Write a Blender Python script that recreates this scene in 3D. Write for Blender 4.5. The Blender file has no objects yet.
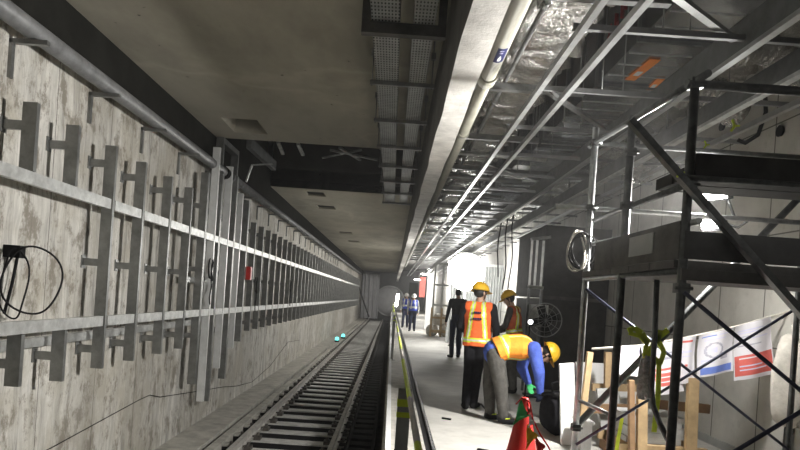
import bpy, bmesh, math, random
from mathutils import Vector, Matrix, Euler
R = random.Random(7)
C = bpy.context.scene.collection
F = 640.0; PX, PY = 392.0, 297.0; SN = 0.068; CS = math.sqrt(1-SN*SN); CAMZ = 1.46

def P(px, py, Y):
    """point of the place that lies Y metres ahead along the line of sight through an 800x450 pixel"""
    dx, dy = px-PX, py-PY
    u = dx*CS+dy*SN; w = dx*SN-dy*CS
    return Vector((u*Y/F, Y, CAMZ+w*Y/F))

# ------------------------------------------------------------------ mesh helpers
class MB:
    def __init__(s): s.v = []; s.f = []; s.m = []; s.sm = []
    def add(s, vs, fs, mi=0, smooth=False):
        b = len(s.v); s.v += [Vector(q) for q in vs]
        for f in fs:
            s.f.append([b+i for i in f]); s.m.append(mi); s.sm.append(smooth)
        return s
    def box(s, a, b, mi=0):
        x0, y0, z0 = a; x1, y1, z1 = b
        v = [(x0,y0,z0),(x1,y0,z0),(x1,y1,z0),(x0,y1,z0),(x0,y0,z1),(x1,y0,z1),(x1,y1,z1),(x0,y1,z1)]
        return s.add(v, [(0,3,2,1),(4,5,6,7),(0,1,5,4),(1,2,6,5),(2,3,7,6),(3,0,4,7)], mi)
    def obox(s, c, ax, ay, az, mi=0):
        """oriented box: centre and three half-axis vectors"""
        c = Vector(c); ax = Vector(ax); ay = Vector(ay); az = Vector(az)
        v = [c-ax-ay-az, c+ax-ay-az, c+ax+ay-az, c-ax+ay-az, c-ax-ay+az, c+ax-ay+az, c+ax+ay+az, c-ax+ay+az]
        return s.add(v, [(0,3,2,1),(4,5,6,7),(0,1,5,4),(1,2,6,5),(2,3,7,6),(3,0,4,7)], mi)
    def bar(s, p, q, wd, th, up=(0,0,1), mi=0):
        p = Vector(p); q = Vector(q); d = (q-p); L = d.length; d.normalize()
        u = Vector(up)
        if abs(d.dot(u)) > 0.98: u = Vector((1,0,0))
        sd = d.cross(u).normalized(); u = sd.cross(d).normalized()
        return s.obox((p+q)/2, d*L/2, sd*wd/2, u*th/2, mi)
    def tube(s, path, r, n=10, mi=0, closed=False, cap=True):
        path = [Vector(p) for p in path]; m = len(path); base = len(s.v)
        prev = None
        for i, p in enumerate(path):
            if closed: t = path[(i+1) % m]-path[i-1]
            else: t = path[min(i+1, m-1)]-path[max(i-1, 0)]
            t.normalize()
            if prev is None:
                a = Vector((0,0,1)) if abs(t.z) < 0.9 else Vector((1,0,0))
                a = (a-t*a.dot(t)).normalized()
            else: a = (prev-t*prev.dot(t)).normalized()
            prev = a; b = t.cross(a)
            rr = r[i] if isinstance(r, (list, tuple)) else r
            for k in range(n):
                an = 2*math.pi*k/n
                s.v.append(p+(a*math.cos(an)+b*math.sin(an))*rr)
        for i in range(m if closed else m-1):
            j = (i+1) % m
            for k in range(n):
                l = (k+1) % n
                s.f.append([base+i*n+k, base+i*n+l, base+j*n+l, base+j*n+k]); s.m.append(mi); s.sm.append(True)
        if cap and not closed:
            s.f.append([base+k for k in range(n)][::-1]); s.m.append(mi); s.sm.append(False)
            s.f.append([base+(m-1)*n+k for k in range(n)]); s.m.append(mi); s.sm.append(False)
        return s
    def lathe(s, prof, c, n=24, mi=0, axis='z'):
        c = Vector(c); base = len(s.v)
        for r, h in prof:
            for k in range(n):
                a = 2*math.pi*k/n
                if axis == 'z': s.v.append(c+Vector((r*math.cos(a), r*math.sin(a), h)))
                elif axis == 'y': s.v.append(c+Vector((r*math.cos(a), h, r*math.sin(a))))
                else: s.v.append(c+Vector((h, r*math.cos(a), r*math.sin(a))))
        for i in range(len(prof)-1):
            for k in range(n):
                l = (k+1) % n
                s.f.append([base+i*n+k, base+i*n+l, base+(i+1)*n+l, base+(i+1)*n+k]); s.m.append(mi); s.sm.append(True)
        s.f.append([base+k for k in range(n)]); s.m.append(mi); s.sm.append(False)
        s.f.append([base+(len(prof)-1)*n+k for k in range(n)]); s.m.append(mi); s.sm.append(False)
        return s
    def grid(s, fn, nu, nv, mi=0, smooth=True, mf=None):
        base = len(s.v)
        for j in range(nv+1):
            for i in range(nu+1): s.v.append(Vector(fn(i/nu, j/nv)))
        for j in range(nv):
            for i in range(nu):
                a = base+j*(nu+1)+i
                s.f.append([a, a+1, a+nu+2, a+nu+1]); s.m.append(mf((i+.5)/nu, (j+.5)/nv) if mf else mi); s.sm.append(smooth)
        return s

ORG = {}
def obj(name, mb, mats, parent=None, at=None, fix=True):
    me = bpy.data.meshes.new(name)
    o0 = Vector((0,0,0))
    if parent is not None: o0 = ORG[parent.name]
    elif at is not None: o0 = Vector(at)
    me.from_pydata([v-o0 for v in mb.v], [], mb.f)
    if not isinstance(mats, (list, tuple)): mats = [mats]
    for m in mats: me.materials.append(m)
    for p, mi, sm in zip(me.polygons, mb.m, mb.sm): p.material_index = mi; p.use_smooth = sm
    if fix:
        bm = bmesh.new(); bm.from_mesh(me); bmesh.ops.recalc_face_normals(bm, faces=bm.faces[:]); bm.to_mesh(me); bm.free()
    o = bpy.data.objects.new(name, me); C.objects.link(o)
    if parent is not None: o.parent = parent
    else: o.location = o0
    ORG[o.name] = o0
    return o
def tag(o, label, cat, group=None, kind=None):
    o['label'] = label; o['category'] = cat
    if group: o['group'] = group
    if kind: o['kind'] = kind
    return o
def thing(name, label, cat, loc=(0,0,0), group=None):
    o = bpy.data.objects.new(name, None); C.objects.link(o); o.location = loc
    o.empty_display_size = 0.1
    ORG[o.name] = Vector(loc)
    return tag(o, label, cat, group)
def struct(name, mb, mats, at=None):
    o = obj(name, mb, mats, at=at); o['kind'] = 'structure'; return o
def dup(root, loc, label, rz=None, scale=None):
    r = root.copy(); C.objects.link(r); r.location = loc; r['label'] = label
    if rz is not None: r.rotation_euler = (0, 0, rz)
    if scale is not None: r.scale = scale
    ORG[r.name] = Vector(loc)
    for ch in list(root.children):
        c = ch.copy(); C.objects.link(c); c.parent = r
        for g in list(ch.children):
            d = g.copy(); C.objects.link(d); d.parent = c
    return r

# ------------------------------------------------------------------ materials
MATS = {}
class NT:
    def __init__(s, m): s.t = m.node_tree; s.n = s.t.nodes; s.l = s.t.links
    def new(s, ty, **kw):
        n = s.n.new(ty)
        for k, v in kw.items(): setattr(n, k, v)
        return n
    def link(s, a, b): s.l.new(a, b)
    def math(s, op, a, b=None):
        n = s.new('ShaderNodeMath', operation=op)
        for i, q in enumerate((a, b)):
            if q is None: continue
            if isinstance(q, (int, float)): n.inputs[i].default_value = q
            else: s.link(q, n.inputs[i])
        return n.outputs[0]
    def noise(s, vec, scale, detail=4, rough=0.6):
        n = s.new('ShaderNodeTexNoise'); n.inputs['Scale'].default_value = scale
        n.inputs['Detail'].default_value = detail; n.inputs['Roughness'].default_value = rough
        s.link(vec, n.inputs['Vector']); return n.outputs['Fac']
    def mapping(s, vec, sc):
        n = s.new('ShaderNodeMapping'); n.inputs['Scale'].default_value = sc; s.link(vec, n.inputs['Vector']); return n.outputs[0]
    def ramp(s, fac, stops):
        n = s.new('ShaderNodeValToRGB'); e = n.color_ramp.elements
        while len(e) < len(stops): e.new(0.5)
        for i, (p, c) in enumerate(stops):
            e[i].position = p; e[i].color = (c[0], c[1], c[2], 1) if not isinstance(c, (int, float)) else (c, c, c, 1)
        s.link(fac, n.inputs['Fac']); return n.outputs['Color']
    def mix(s, fac, a, b, mode='MIX'):
        n = s.new('ShaderNodeMix', data_type='RGBA', blend_type=mode)
        for sock, q in ((n.inputs[0], fac), (n.inputs[6], a), (n.inputs[7], b)):
            if isinstance(q, (int, float)): sock.default_value = q
            elif isinstance(q, tuple): sock.default_value = (*q, 1)
            else: s.link(q, sock)
        return n.outputs[2]
def base(name):
    m = bpy.data.materials.new(name); m.use_nodes = True
    nt = NT(m); b = nt.n['Principled BSDF']; MATS[name] = m
    tc = nt.new('ShaderNodeTexCoord')
    return m, nt, b, tc
def mat(name, col, rough=0.6, metal=0.0, var=0.25, scale=6.0, bump=0.0, bscale=40.0, spec=0.5, world=True):
    m, nt, b, tc = base(name)
    g = nt.new('ShaderNodeNewGeometry').outputs['Position'] if world else tc.outputs['Object']
    f = nt.noise(g, scale, 5, 0.65)
    lo = tuple(max(0, c*(1-var)) for c in col); hi = tuple(min(1, c*(1+var)) for c in col)
    nt.link(nt.ramp(f, [(0.3, lo), (0.7, hi)]), b.inputs['Base Color'])
    b.inputs['Roughness'].default_value = rough; b.inputs['Metallic'].default_value = metal
    b.inputs['Specular IOR Level'].default_value = spec
    if bump:
        bn = nt.new('ShaderNodeBump'); bn.inputs['Strength'].default_value = bump; bn.inputs['Distance'].default_value = 0.02
        nt.link(nt.noise(g, bscale, 4), bn.inputs['Height']); nt.link(bn.outputs[0], b.inputs['Normal'])
    return m
def emit(name, col, st):
    m, nt, b, tc = base(name)
    b.inputs['Base Color'].default_value = (*col, 1); b.inputs['Emission Color'].default_value = (*col, 1)
    b.inputs['Emission Strength'].default_value = st
    return m

def wall_mat(name, tint, joint=1.22):
    m, nt, b, tc = base(name)
    g = nt.new('ShaderNodeNewGeometry').outputs['Position']
    wob = nt.new('ShaderNodeTexNoise'); wob.inputs['Scale'].default_value = 1.3; wob.inputs['Detail'].default_value = 3; nt.link(g, wob.inputs['Vector'])
    wv = nt.new('ShaderNodeVectorMath', operation='SCALE'); nt.link(wob.outputs['Color'], wv.inputs[0]); wv.inputs['Scale'].default_value = 0.25
    wa = nt.new('ShaderNodeVectorMath', operation='ADD'); nt.link(g, wa.inputs[0]); nt.link(wv.outputs[0], wa.inputs[1]); gw = wa.outputs[0]
    streak = nt.noise(nt.mapping(gw, (1, 4.2, 0.42)), 1.5, 8, 0.7)
    fine = nt.noise(nt.mapping(gw, (1, 9.0, 0.8)), 1.4, 6, 0.7)
    blot = nt.noise(gw, 0.75, 7, 0.72)
    spot = nt.noise(nt.mapping(gw, (1, 1.6, 1)), 2.3, 8, 0.78)
    c = nt.ramp(streak, [(0.34, tuple(t*0.36 for t in tint)), (0.43, tuple(t*0.74 for t in tint)), (0.50, tuple(t*0.92 for t in tint)), (0.68, tuple(min(1, t*1.14) for t in tint))])
    c = nt.mix(nt.ramp(fine, [(0.36, 0.5), (0.50, 0.0)]), c, tuple(t*0.5 for t in tint))
    c = nt.mix(nt.ramp(blot, [(0.44, 0.0), (0.58, 0.7)]), c, (tint[0]*0.60, tint[1]*0.57, tint[2]*0.50))
    c = nt.mix(nt.ramp(spot, [(0.515, 0.0), (0.60, 0.85)]), c, (tint[0]*0.32, tint[1]*0.29, tint[2]*0.25))
    wn = nt.new('ShaderNodeTexWhiteNoise', noise_dimensions='1D'); sy = nt.new('ShaderNodeSeparateXYZ'); nt.link(g, sy.inputs[0])
    nt.link(nt.math('FLOOR', nt.math('DIVIDE', nt.math('ADD', sy.outputs['Y'], 40.0), joint/4)), wn.inputs['W'])
    c = nt.mix(nt.ramp(wn.outputs['Value'], [(0.0, 0.28), (1.0, 0.0)]), c, (0.2, 0.19, 0.17))
    sx = nt.new('ShaderNodeSeparateXYZ'); nt.link(g, sx.inputs[0])
    # formwork board joints
    for step, wd, dk in ((joint, 0.012, 0.75), (joint/4, 0.006, 0.35)):
        fr = nt.math('FRACT', nt.math('DIVIDE', nt.math('ADD', sx.outputs['Y'], 40.0), step))
        ln = nt.math('LESS_THAN', fr, wd/step)
        c = nt.mix(nt.math('MULTIPLY', ln, dk), c, (0.06, 0.055, 0.05))
    nt.link(c, b.inputs['Base Color']); b.inputs['Roughness'].default_value = 0.85
    bn = nt.new('ShaderNodeBump'); bn.inputs['Strength'].default_value = 0.35; bn.inputs['Distance'].default_value = 0.02
    nt.link(fine, bn.inputs['Height']); nt.link(bn.outputs[0], b.inputs['Normal'])
    return m
def ceil_mat(name, tint):
    m, nt, b, tc = base(name)
    g = nt.new('ShaderNodeNewGeometry').outputs['Position']
    a = nt.noise(nt.mapping(g, (0.8, 0.35, 1)), 1.1, 7, 0.65)
    c = nt.ramp(a, [(0.32, tuple(t*0.72 for t in tint)), (0.55, tint), (0.75, tuple(t*1.15 for t in tint))])
    vo = nt.new('ShaderNodeTexVoronoi', feature='DISTANCE_TO_EDGE'); vo.inputs['Scale'].default_value = 0.22
    wz = nt.new('ShaderNodeVectorMath', operation='ADD'); ns = nt.new('ShaderNodeTexNoise'); ns.inputs['Scale'].default_value = 1.5; ns.inputs['Detail'].default_value = 6
    nt.link(g, ns.inputs['Vector']); nt.link(g, wz.inputs[0]); nt.link(ns.outputs['Color'], wz.inputs[1]); nt.link(wz.outputs[0], vo.inputs['Vector'])
    c = nt.mix(nt.ramp(vo.outputs['Distance'], [(0.0, 0.22), (0.03, 0.0)]), c, tuple(min(1, t*1.6) for t in tint))
    sp = nt.noise(g, 9, 2, 0.4)
    c = nt.mix(nt.ramp(sp, [(0.74, 0.0), (0.77, 0.9)]), c, (0.05, 0.045, 0.04))
    nt.link(c, b.inputs['Base Color']); b.inputs['Roughness'].default_value = 0.9
    return m
def foil_mat(name, col=(0.55, 0.545, 0.52), sc=5.0, st=1.0):
    m, nt, b, tc = base(name)
    g = nt.new('ShaderNodeNewGeometry').outputs['Position']
    n1 = nt.noise(nt.mapping(g, (0.7, 3.0, 1.5)), sc, 5, 0.6); n2 = nt.noise(g, sc*4, 4, 0.7)
    b.inputs['Base Color'].default_value = (*col, 1); b.inputs['Metallic'].default_value = 0.95; b.inputs['Roughness'].default_value = 0.24
    bn = nt.new('ShaderNodeBump'); bn.inputs['Strength'].default_value = st; bn.inputs['Distance'].default_value = 0.09
    nt.link(nt.math('ADD', n1, nt.math('MULTIPLY', n2, 0.25)), bn.inputs['Height']); nt.link(bn.outputs[0], b.inputs['Normal'])
    return m
def tray_mat(name):
    """galvanised tray sheet with rows of punched holes"""
    m, nt, b, tc = base(name)
    g = nt.new('ShaderNodeNewGeometry').outputs['Position']
    sx = nt.new('ShaderNodeSeparateXYZ'); nt.link(g, sx.inputs[0])
    fx = nt.math('SUBTRACT', nt.math('FRACT', nt.math('MULTIPLY', nt.math('ADD', sx.outputs['X'], 5), 36)), 0.5)
    fy = nt.math('SUBTRACT', nt.math('FRACT', nt.math('MULTIPLY', sx.outputs['Y'], 16)), 0.5)
    d = nt.math('ADD', nt.math('MULTIPLY', fx, fx), nt.math('MULTIPLY', nt.math('MULTIPLY', fy, fy), 0.8))
    h = nt.math('LESS_THAN', d, 0.07)
    nv = nt.ramp(nt.noise(g, 7, 4), [(0.3, (0.24, 0.25, 0.24)), (0.7, (0.38, 0.39, 0.38))])
    nt.link(nt.mix(h, nv, (0.012, 0.012, 0.012)), b.inputs['Base Color'])
    nt.link(nt.math('MULTIPLY', nt.math('SUBTRACT', 1.0, h), 0.5), b.inputs['Metallic']); b.inputs['Roughness'].default_value = 0.5
    return m
def floor_mat(name):
    m, nt, b, tc = base(name)
    g = nt.new('ShaderNodeNewGeometry').outputs['Position']
    a = nt.noise(g, 0.7, 8, 0.65); bq = nt.noise(g, 5, 6, 0.7)
    c = nt.ramp(a, [(0.3, (0.34, 0.33, 0.31)), (0.52, (0.50, 0.49, 0.46)), (0.7, (0.60, 0.59, 0.55))])
    c = nt.mix(nt.ramp(bq, [(0.5, 0.0), (0.72, 0.45)]), c, (0.30, 0.29, 0.27))
    nt.link(c, b.inputs['Base Color']); b.inputs['Roughness'].default_value = 0.7
    return m

M_wall = wall_mat('stained_concrete', (0.68, 0.665, 0.62))
def panel_mat(name, tint):
    m, nt, b, tc = base(name)
    g = nt.new('ShaderNodeNewGeometry').outputs['Position']
    c = nt.ramp(nt.noise(g, 0.9, 7, 0.68), [(0.35, tuple(t*0.75 for t in tint)), (0.65, tuple(t*1.1 for t in tint))])
    c = nt.mix(nt.ramp(nt.noise(g, 4.5, 6, 0.75), [(0.56, 0.0), (0.68, 0.35)]), c, tuple(t*0.55 for t in tint))
    sx = nt.new('ShaderNodeSeparateXYZ'); nt.link(g, sx.inputs[0])
    for ax, step, wd in (('Y', 0.9, 0.02), ('Z', 1.15, 0.015)):
        ln = nt.math('LESS_THAN', nt.math('FRACT', nt.math('DIVIDE', nt.math('ADD', sx.outputs[ax], 40.2), step)), wd/step)
        c = nt.mix(nt.math('MULTIPLY', ln, 0.8), c, (0.07, 0.068, 0.06))
    nt.link(c, b.inputs['Base Color']); b.inputs['Roughness'].default_value = 0.85
    return m
M_rwall = panel_mat('panel_concrete', (0.52, 0.51, 0.475))
M_ceil = ceil_mat('soffit_concrete', (0.39, 0.365, 0.295))
M_dark = mat('dark_surface', (0.02, 0.02, 0.018), 0.95, var=0.3, scale=2, spec=0.05)  # near-black tone for the upper wall, far wall, lids and cabinet
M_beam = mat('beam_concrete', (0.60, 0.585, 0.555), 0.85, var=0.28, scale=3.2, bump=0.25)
M_beamside = mat('shaded_beam_concrete', (0.13, 0.125, 0.115), 0.9, var=0.25, scale=2.2)  # beam concrete darkened to carry the shadow on its sides
M_floor = floor_mat('platform_screed')
M_bed = mat('track_slab', (0.10, 0.097, 0.088), 0.9, var=0.4, scale=2.5, bump=0.2)
M_curb = mat('curb_concrete', (0.44, 0.425, 0.385), 0.85, var=0.3, scale=4)
M_sleeper = mat('sleeper_concrete', (0.52, 0.515, 0.49), 0.8, var=0.25, scale=5)
M_rail = mat('rail_steel', (0.55, 0.53, 0.50), 0.45, 0.35, var=0.25, scale=8)
M_fast = mat('fastener_steel', (0.10, 0.09, 0.08), 0.6, 0.4)
M_galv = mat('galvanised_steel', (0.55, 0.56, 0.55), 0.42, 0.65, var=0.25, scale=9)
M_palegalv = mat('pale_galvanised_channel', (0.74, 0.75, 0.75), 0.4, 0.35, var=0.12)  # paler steel for some of the tall posts
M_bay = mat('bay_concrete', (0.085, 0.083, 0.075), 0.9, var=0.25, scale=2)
M_crossbar = mat('cross_bar_steel', (0.27, 0.275, 0.275), 0.4, 0.6, var=0.2)
M_galvd = mat('weathered_channel', (0.25, 0.255, 0.25), 0.42, 0.8, var=0.25, scale=7)
M_track = mat('ceiling_runner_steel', (0.50, 0.51, 0.51), 0.28, 0.7, var=0.15, scale=9)
M_duct = mat('duct_sheet', (0.66, 0.68, 0.70), 0.22, 0.9, var=0.18, scale=3, bump=0.12, bscale=5)
M_flange = mat('duct_flange_steel', (0.16, 0.165, 0.165), 0.5, 0.6)
M_foil = foil_mat('foil_lagging')
M_tray = tray_mat('perforated_tray_sheet')
M_pipe = mat('cream_pipe', (0.27, 0.265, 0.22), 0.5, var=0.12, scale=5)
M_greypipe = mat('grey_conduit', (0.21, 0.215, 0.22), 0.48, 0.2, var=0.3, scale=7)
M_scaf = mat('dark_scaffold_steel', (0.10, 0.105, 0.105), 0.42, 0.75, var=0.45, scale=12, bump=0.1)
M_scafl = mat('light_scaffold_steel', (0.33, 0.34, 0.34), 0.38, 0.8, var=0.35, scale=12)
M_brace = mat('blue_black_brace', (0.045, 0.05, 0.085), 0.4, 0.5, var=0.4, scale=12)
M_board = mat('black_toe_board', (0.028, 0.027, 0.026), 0.7, var=0.5, scale=5)
M_plank = mat('grimy_plank', (0.075, 0.072, 0.066), 0.75, var=0.5, scale=4)
M_boxgrey = mat('grey_sheet', (0.36, 0.37, 0.36), 0.6, 0.2, var=0.15, scale=5)
M_postgrey = mat('post_grey', (0.30, 0.31, 0.30), 0.6, 0.1, var=0.2)
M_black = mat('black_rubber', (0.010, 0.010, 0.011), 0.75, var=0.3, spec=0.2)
M_blackcloth = mat('black_cloth', (0.016, 0.016, 0.019), 0.85, var=0.35, scale=14, bump=0.3, bscale=30, spec=0.08)
M_greycloth = mat('grey_work_trouser', (0.085, 0.082, 0.076), 0.9, var=0.3, scale=12, bump=0.4, bscale=28, spec=0.08)
M_bluecloth = mat('blue_work_shirt', (0.085, 0.135, 0.50), 0.85, var=0.25, scale=10, bump=0.4, bscale=28, spec=0.08)
M_navy = mat('navy_cloth', (0.02, 0.025, 0.05), 0.85, var=0.3, scale=10, spec=0.08)
M_orange = mat('orange_mesh_vest', (0.92, 0.16, 0.035), 0.8, var=0.12, scale=14, bump=0.3, bscale=30)
M_shadevest = mat('shaded_orange_vest', (0.50, 0.12, 0.05), 0.85, var=0.2, scale=10, spec=0.1)  # vest orange darkened for the haze and shade around its wearer
M_orangey = mat('yellow_orange_vest', (0.95, 0.30, 0.03), 0.8, var=0.14, scale=10, bump=0.4, bscale=24)
M_bluevest = mat('blue_vest', (0.03, 0.07, 0.50), 0.8, var=0.15, scale=14)
M_lime = mat('lime_strip', (0.66, 0.80, 0.05), 0.6, var=0.15, scale=12)
M_silver = mat('silver_reflective_tape', (0.75, 0.76, 0.74), 0.35, 0.3, var=0.1)
M_skin = mat('skin', (0.48, 0.30, 0.21), 0.55, var=0.08)
M_hair = mat('black_hair', (0.012, 0.011, 0.010), 0.6, var=0.3)
M_hat = mat('yellow_hard_hat', (0.88, 0.52, 0.035), 0.35, var=0.06)
M_hatw = mat('white_hard_hat', (0.85, 0.86, 0.86), 0.35, var=0.05)
M_green = mat('green_cloth', (0.06, 0.50, 0.16), 0.8, var=0.2, scale=10)
M_yellow = mat('yellow_cloth', (0.90, 0.50, 0.03), 0.75, var=0.15, scale=10)
M_red = mat('red_plastic', (0.62, 0.025, 0.02), 0.42, var=0.12)
M_white = mat('white_board', (0.74, 0.75, 0.75), 0.6, var=0.06, scale=3)
M_sack = mat('white_woven_sack', (0.54, 0.515, 0.465), 0.85, var=0.2, scale=9, bump=0.6, bscale=9)
M_wood = mat('raw_timber', (0.42, 0.30, 0.165), 0.75, var=0.28, scale=5)
M_wooddark = mat('aged_timber', (0.26, 0.16, 0.085), 0.8, var=0.3, scale=5)
M_tile = mat('stone_tile', (0.40, 0.405, 0.40), 0.55, var=0.18, scale=6)
M_paper = mat('banner_paper', (0.70, 0.69, 0.74), 0.7, var=0.05, scale=3)
M_pblue = mat('printed_blue', (0.14, 0.22, 0.62), 0.7, var=0.15, scale=9)
M_pred = mat('printed_red', (0.62, 0.13, 0.11), 0.7, var=0.15, scale=9)
M_pgrey = mat('printed_grey', (0.40, 0.40, 0.48), 0.7, var=0.2, scale=9)
M_plilac = mat('printed_lilac', (0.62, 0.62, 0.80), 0.7, var=0.12, scale=9)
M_sticker = mat('orange_sticker', (0.85, 0.26, 0.04), 0.5, var=0.1)
M_label = mat('navy_label', (0.012, 0.016, 0.085), 0.4, var=0.1)
M_redpaint = mat('red_paint_marks', (0.42, 0.035, 0.04), 0.6, var=0.15)
M_tarp = mat('grey_tarpaulin', (0.52, 0.52, 0.54), 0.75, var=0.15, scale=2, bump=0.4, bscale=3)
M_mesh = mat('grey_net_bag', (0.27, 0.28, 0.27), 0.8, var=0.5, scale=40)
M_lamp = emit('lamp_glass', (1.0, 0.98, 0.94), 40.0)
M_glare = emit('lamp_glare', (1.0, 0.985, 0.95), 30.0)
M_cyan = emit('cyan_marker', (0.15, 0.9, 0.8), 2.5)
M_led = emit('small_led', (1, 1, 1), 6.0)

# ------------------------------------------------------------------ the setting
XW, XR = -3.45, 3.84          # left and right wall faces
ZC, ZC2 = 4.22, 4.75          # track soffit, platform slab
ZT = -1.34                    # track floor
YN, YF = -4.0, 76.0
struct('wall_left', MB().box((XW-0.4, YN, ZT-0.3), (XW, 72.5, 3.66)), M_wall)
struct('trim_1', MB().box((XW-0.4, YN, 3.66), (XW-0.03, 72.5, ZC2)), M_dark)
struct('wall_right', MB().box((XR, YN, -0.3), (XR+0.3, YF, ZC2)), M_rwall)
struct('wall_back', MB().box((XW-0.4, YN-0.3, ZT-0.3), (XR+0.3, YN, ZC2)), M_rwall)
struct('wall_far', MB().box((XW-3.5, YF, ZT-0.3), (XR+0.3, YF+0.3, ZC2+0.3)), M_dark)
# track soffit with square shafts left open in it, and a deep bay beyond the first slab
Y1, Y2 = 12.0, 17.3
def holed(x0, x1, y0, y1, z0, z1, holes):
    xs = sorted({x0, x1, *[h[0] for h in holes], *[h[1] for h in holes]}); ys = sorted({y0, y1, *[h[2] for h in holes], *[h[3] for h in holes]})
    mb = MB()
    for i in range(len(xs)-1):
        for j in range(len(ys)-1):
            cx, cy = (xs[i]+xs[i+1])/2, (ys[j]+ys[j+1])/2
            if any(h[0] < cx < h[1] and h[2] < cy < h[3] for h in holes): continue
            mb.box((xs[i], ys[j], z0), (xs[i+1], ys[j+1], z1))
    return mb
struct('ceiling', holed(XW-0.03, 0.36, YN, Y1, ZC, ZC+0.5, [(-3.02, -2.42, 10.55, 11.5)]), [M_ceil])
struct('ceiling_far', holed(XW-0.03, 0.36, Y2, 72.5, ZC, ZC+0.5, [(-2.62, -2.1, 17.75, 18.5), (-2.62, -2.05, 20.4, 21.2), (-2.6, -2.0, 28.6, 29.6), (-2.5, -1.9, 33.0, 34.0)]), [M_ceil])
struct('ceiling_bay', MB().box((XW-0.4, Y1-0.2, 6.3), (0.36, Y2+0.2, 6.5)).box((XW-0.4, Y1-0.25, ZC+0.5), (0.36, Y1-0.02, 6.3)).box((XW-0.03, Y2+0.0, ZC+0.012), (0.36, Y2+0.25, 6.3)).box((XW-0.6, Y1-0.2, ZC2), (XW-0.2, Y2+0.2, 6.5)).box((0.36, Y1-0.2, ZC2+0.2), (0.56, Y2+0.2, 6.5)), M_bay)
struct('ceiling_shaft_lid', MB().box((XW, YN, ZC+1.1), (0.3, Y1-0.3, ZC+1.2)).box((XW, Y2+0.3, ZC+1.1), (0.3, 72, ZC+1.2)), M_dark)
struct('ceiling_shaft_shade', MB().box((-3.018, 10.9, ZC+0.25), (-2.422, 11.498, ZC+0.29)), M_dark)  # dark plate put in the shaft, standing in for the gloom inside
for hx0, hx1, hy0, hy1 in ((-2.62, -2.1, 17.75, 18.5), (-2.62, -2.05, 20.4, 21.2), (-2.6, -2.0, 28.6, 29.6), (-2.5, -1.9, 33.0, 34.0)): struct('ceiling_shaft_shade', MB().box((hx0+0.002, hy0+0.002, ZC+0.06), (hx1-0.002, hy1-0.002, ZC+0.1)), M_dark)  # same shade plates filling the far shafts
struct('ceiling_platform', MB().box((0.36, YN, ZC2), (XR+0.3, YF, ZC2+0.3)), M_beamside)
bm_ = MB()        # downstand above the platform edge; its arrises wander a little
rows = []
for k in range(0, 401):
    y = YN+(72-YN)*k/400; j1 = 0.006*math.sin(y*2.3)+0.003*math.sin(y*5.1+1); j2 = 0.006*math.sin(y*1.7+2)+0.003*math.sin(y*4.3)
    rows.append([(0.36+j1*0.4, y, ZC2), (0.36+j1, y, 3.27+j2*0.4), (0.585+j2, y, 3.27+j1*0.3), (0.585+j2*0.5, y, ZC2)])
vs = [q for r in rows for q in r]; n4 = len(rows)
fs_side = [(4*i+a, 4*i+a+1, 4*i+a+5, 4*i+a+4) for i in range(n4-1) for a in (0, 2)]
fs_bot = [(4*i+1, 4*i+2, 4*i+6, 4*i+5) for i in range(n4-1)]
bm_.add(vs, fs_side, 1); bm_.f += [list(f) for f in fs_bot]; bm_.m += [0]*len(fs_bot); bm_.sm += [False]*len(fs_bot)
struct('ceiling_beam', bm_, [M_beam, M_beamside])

struct('floor_track', MB().box((XW-0.4, YN, ZT-0.3), (-0.0, 76, ZT)), M_bed)
struct('trim_2', MB().box((XW, YN, ZT), (-2.86, 74, -1.1)), M_curb)                # walkway by the wall
struct('trim_3', MB().box((-2.74, YN, ZT), (-2.6, 70, -1.09)), M_curb)             # pale kerb beside the rail
struct('floor', MB().box((0.53, YN, -0.3), (XR+0.3, YF, 0.0)), M_floor)
struct('floor_edge', MB().box((0.0, YN, ZT), (0.43, YF, -0.012)), M_curb)
struct('trim_4', MB().box((0.43, YN, -0.2), (0.53, YF, -0.03)), M_black)          # slot beside the screen-door sill
struct('trim_5', MB().box((0.03, 1.2, -0.012), (0.085, 60, 0.02)), M_white)        # pale edging strip
tr = MB()
tr.box((0.505, 1.5, -0.03), (0.515, 40, 0.0))
for k in range(200): tr.box((0.50, 1.5+k*0.14, -0.03), (0.525, 1.5+k*0.14+0.05, 0.003))
o = obj('drain_cover', tr, M_galvd); tag(o, 'slotted steel strip let into the platform floor along its edge', 'grating')
struct('baseboard_right', MB().box((XR-0.03, YN, 0), (XR, YF, 0.09)), M_boxgrey)

# ------------------------------------------------------------------ track
def rail(name, xc, label):
    t = thing(name, label, 'rail', (xc, 2, -1.2))
    mb = MB()
    prof = [(-0.037, 0), (0.037, 0), (0.034, -0.035), (0.009, -0.05), (0.009, -0.135), (0.07, -0.15), (0.07, -0.165), (-0.07, -0.165), (-0.07, -0.15), (-0.009, -0.135), (-0.009, -0.05), (-0.034, -0.035)]
    a = [(xc+x, YN+0.1, -1.035+z) for x, z in prof]; b = [(xc+x, 69.5, -1.035+z) for x, z in prof]; n = len(prof)
    mb.add(a+b, [(i, (i+1) % n, n+(i+1) % n, n+i) for i in range(n)]+[tuple(range(n)), tuple(range(n, 2*n))])
    obj('running_rail_bar', mb, M_rail, t)
    return t
rail('running_rail', -2.33, 'steel running rail on the wall side of the track')
rail('running_rail', -0.83, 'steel running rail on the platform side of the track')
ords = 'first second third fourth fifth sixth seventh eighth ninth tenth eleventh twelfth thirteenth fourteenth fifteenth sixteenth seventeenth eighteenth nineteenth twentieth'.split()
sl = thing('sleeper', 'x', 'sleeper', (-1.58, 6.0, -1.34), 'concrete sleepers along the track')
obj('sleeper_block', MB().box((-2.5, 5.86, -1.25), (-0.66, 6.14, -1.2)), M_sleeper, sl)
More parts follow.
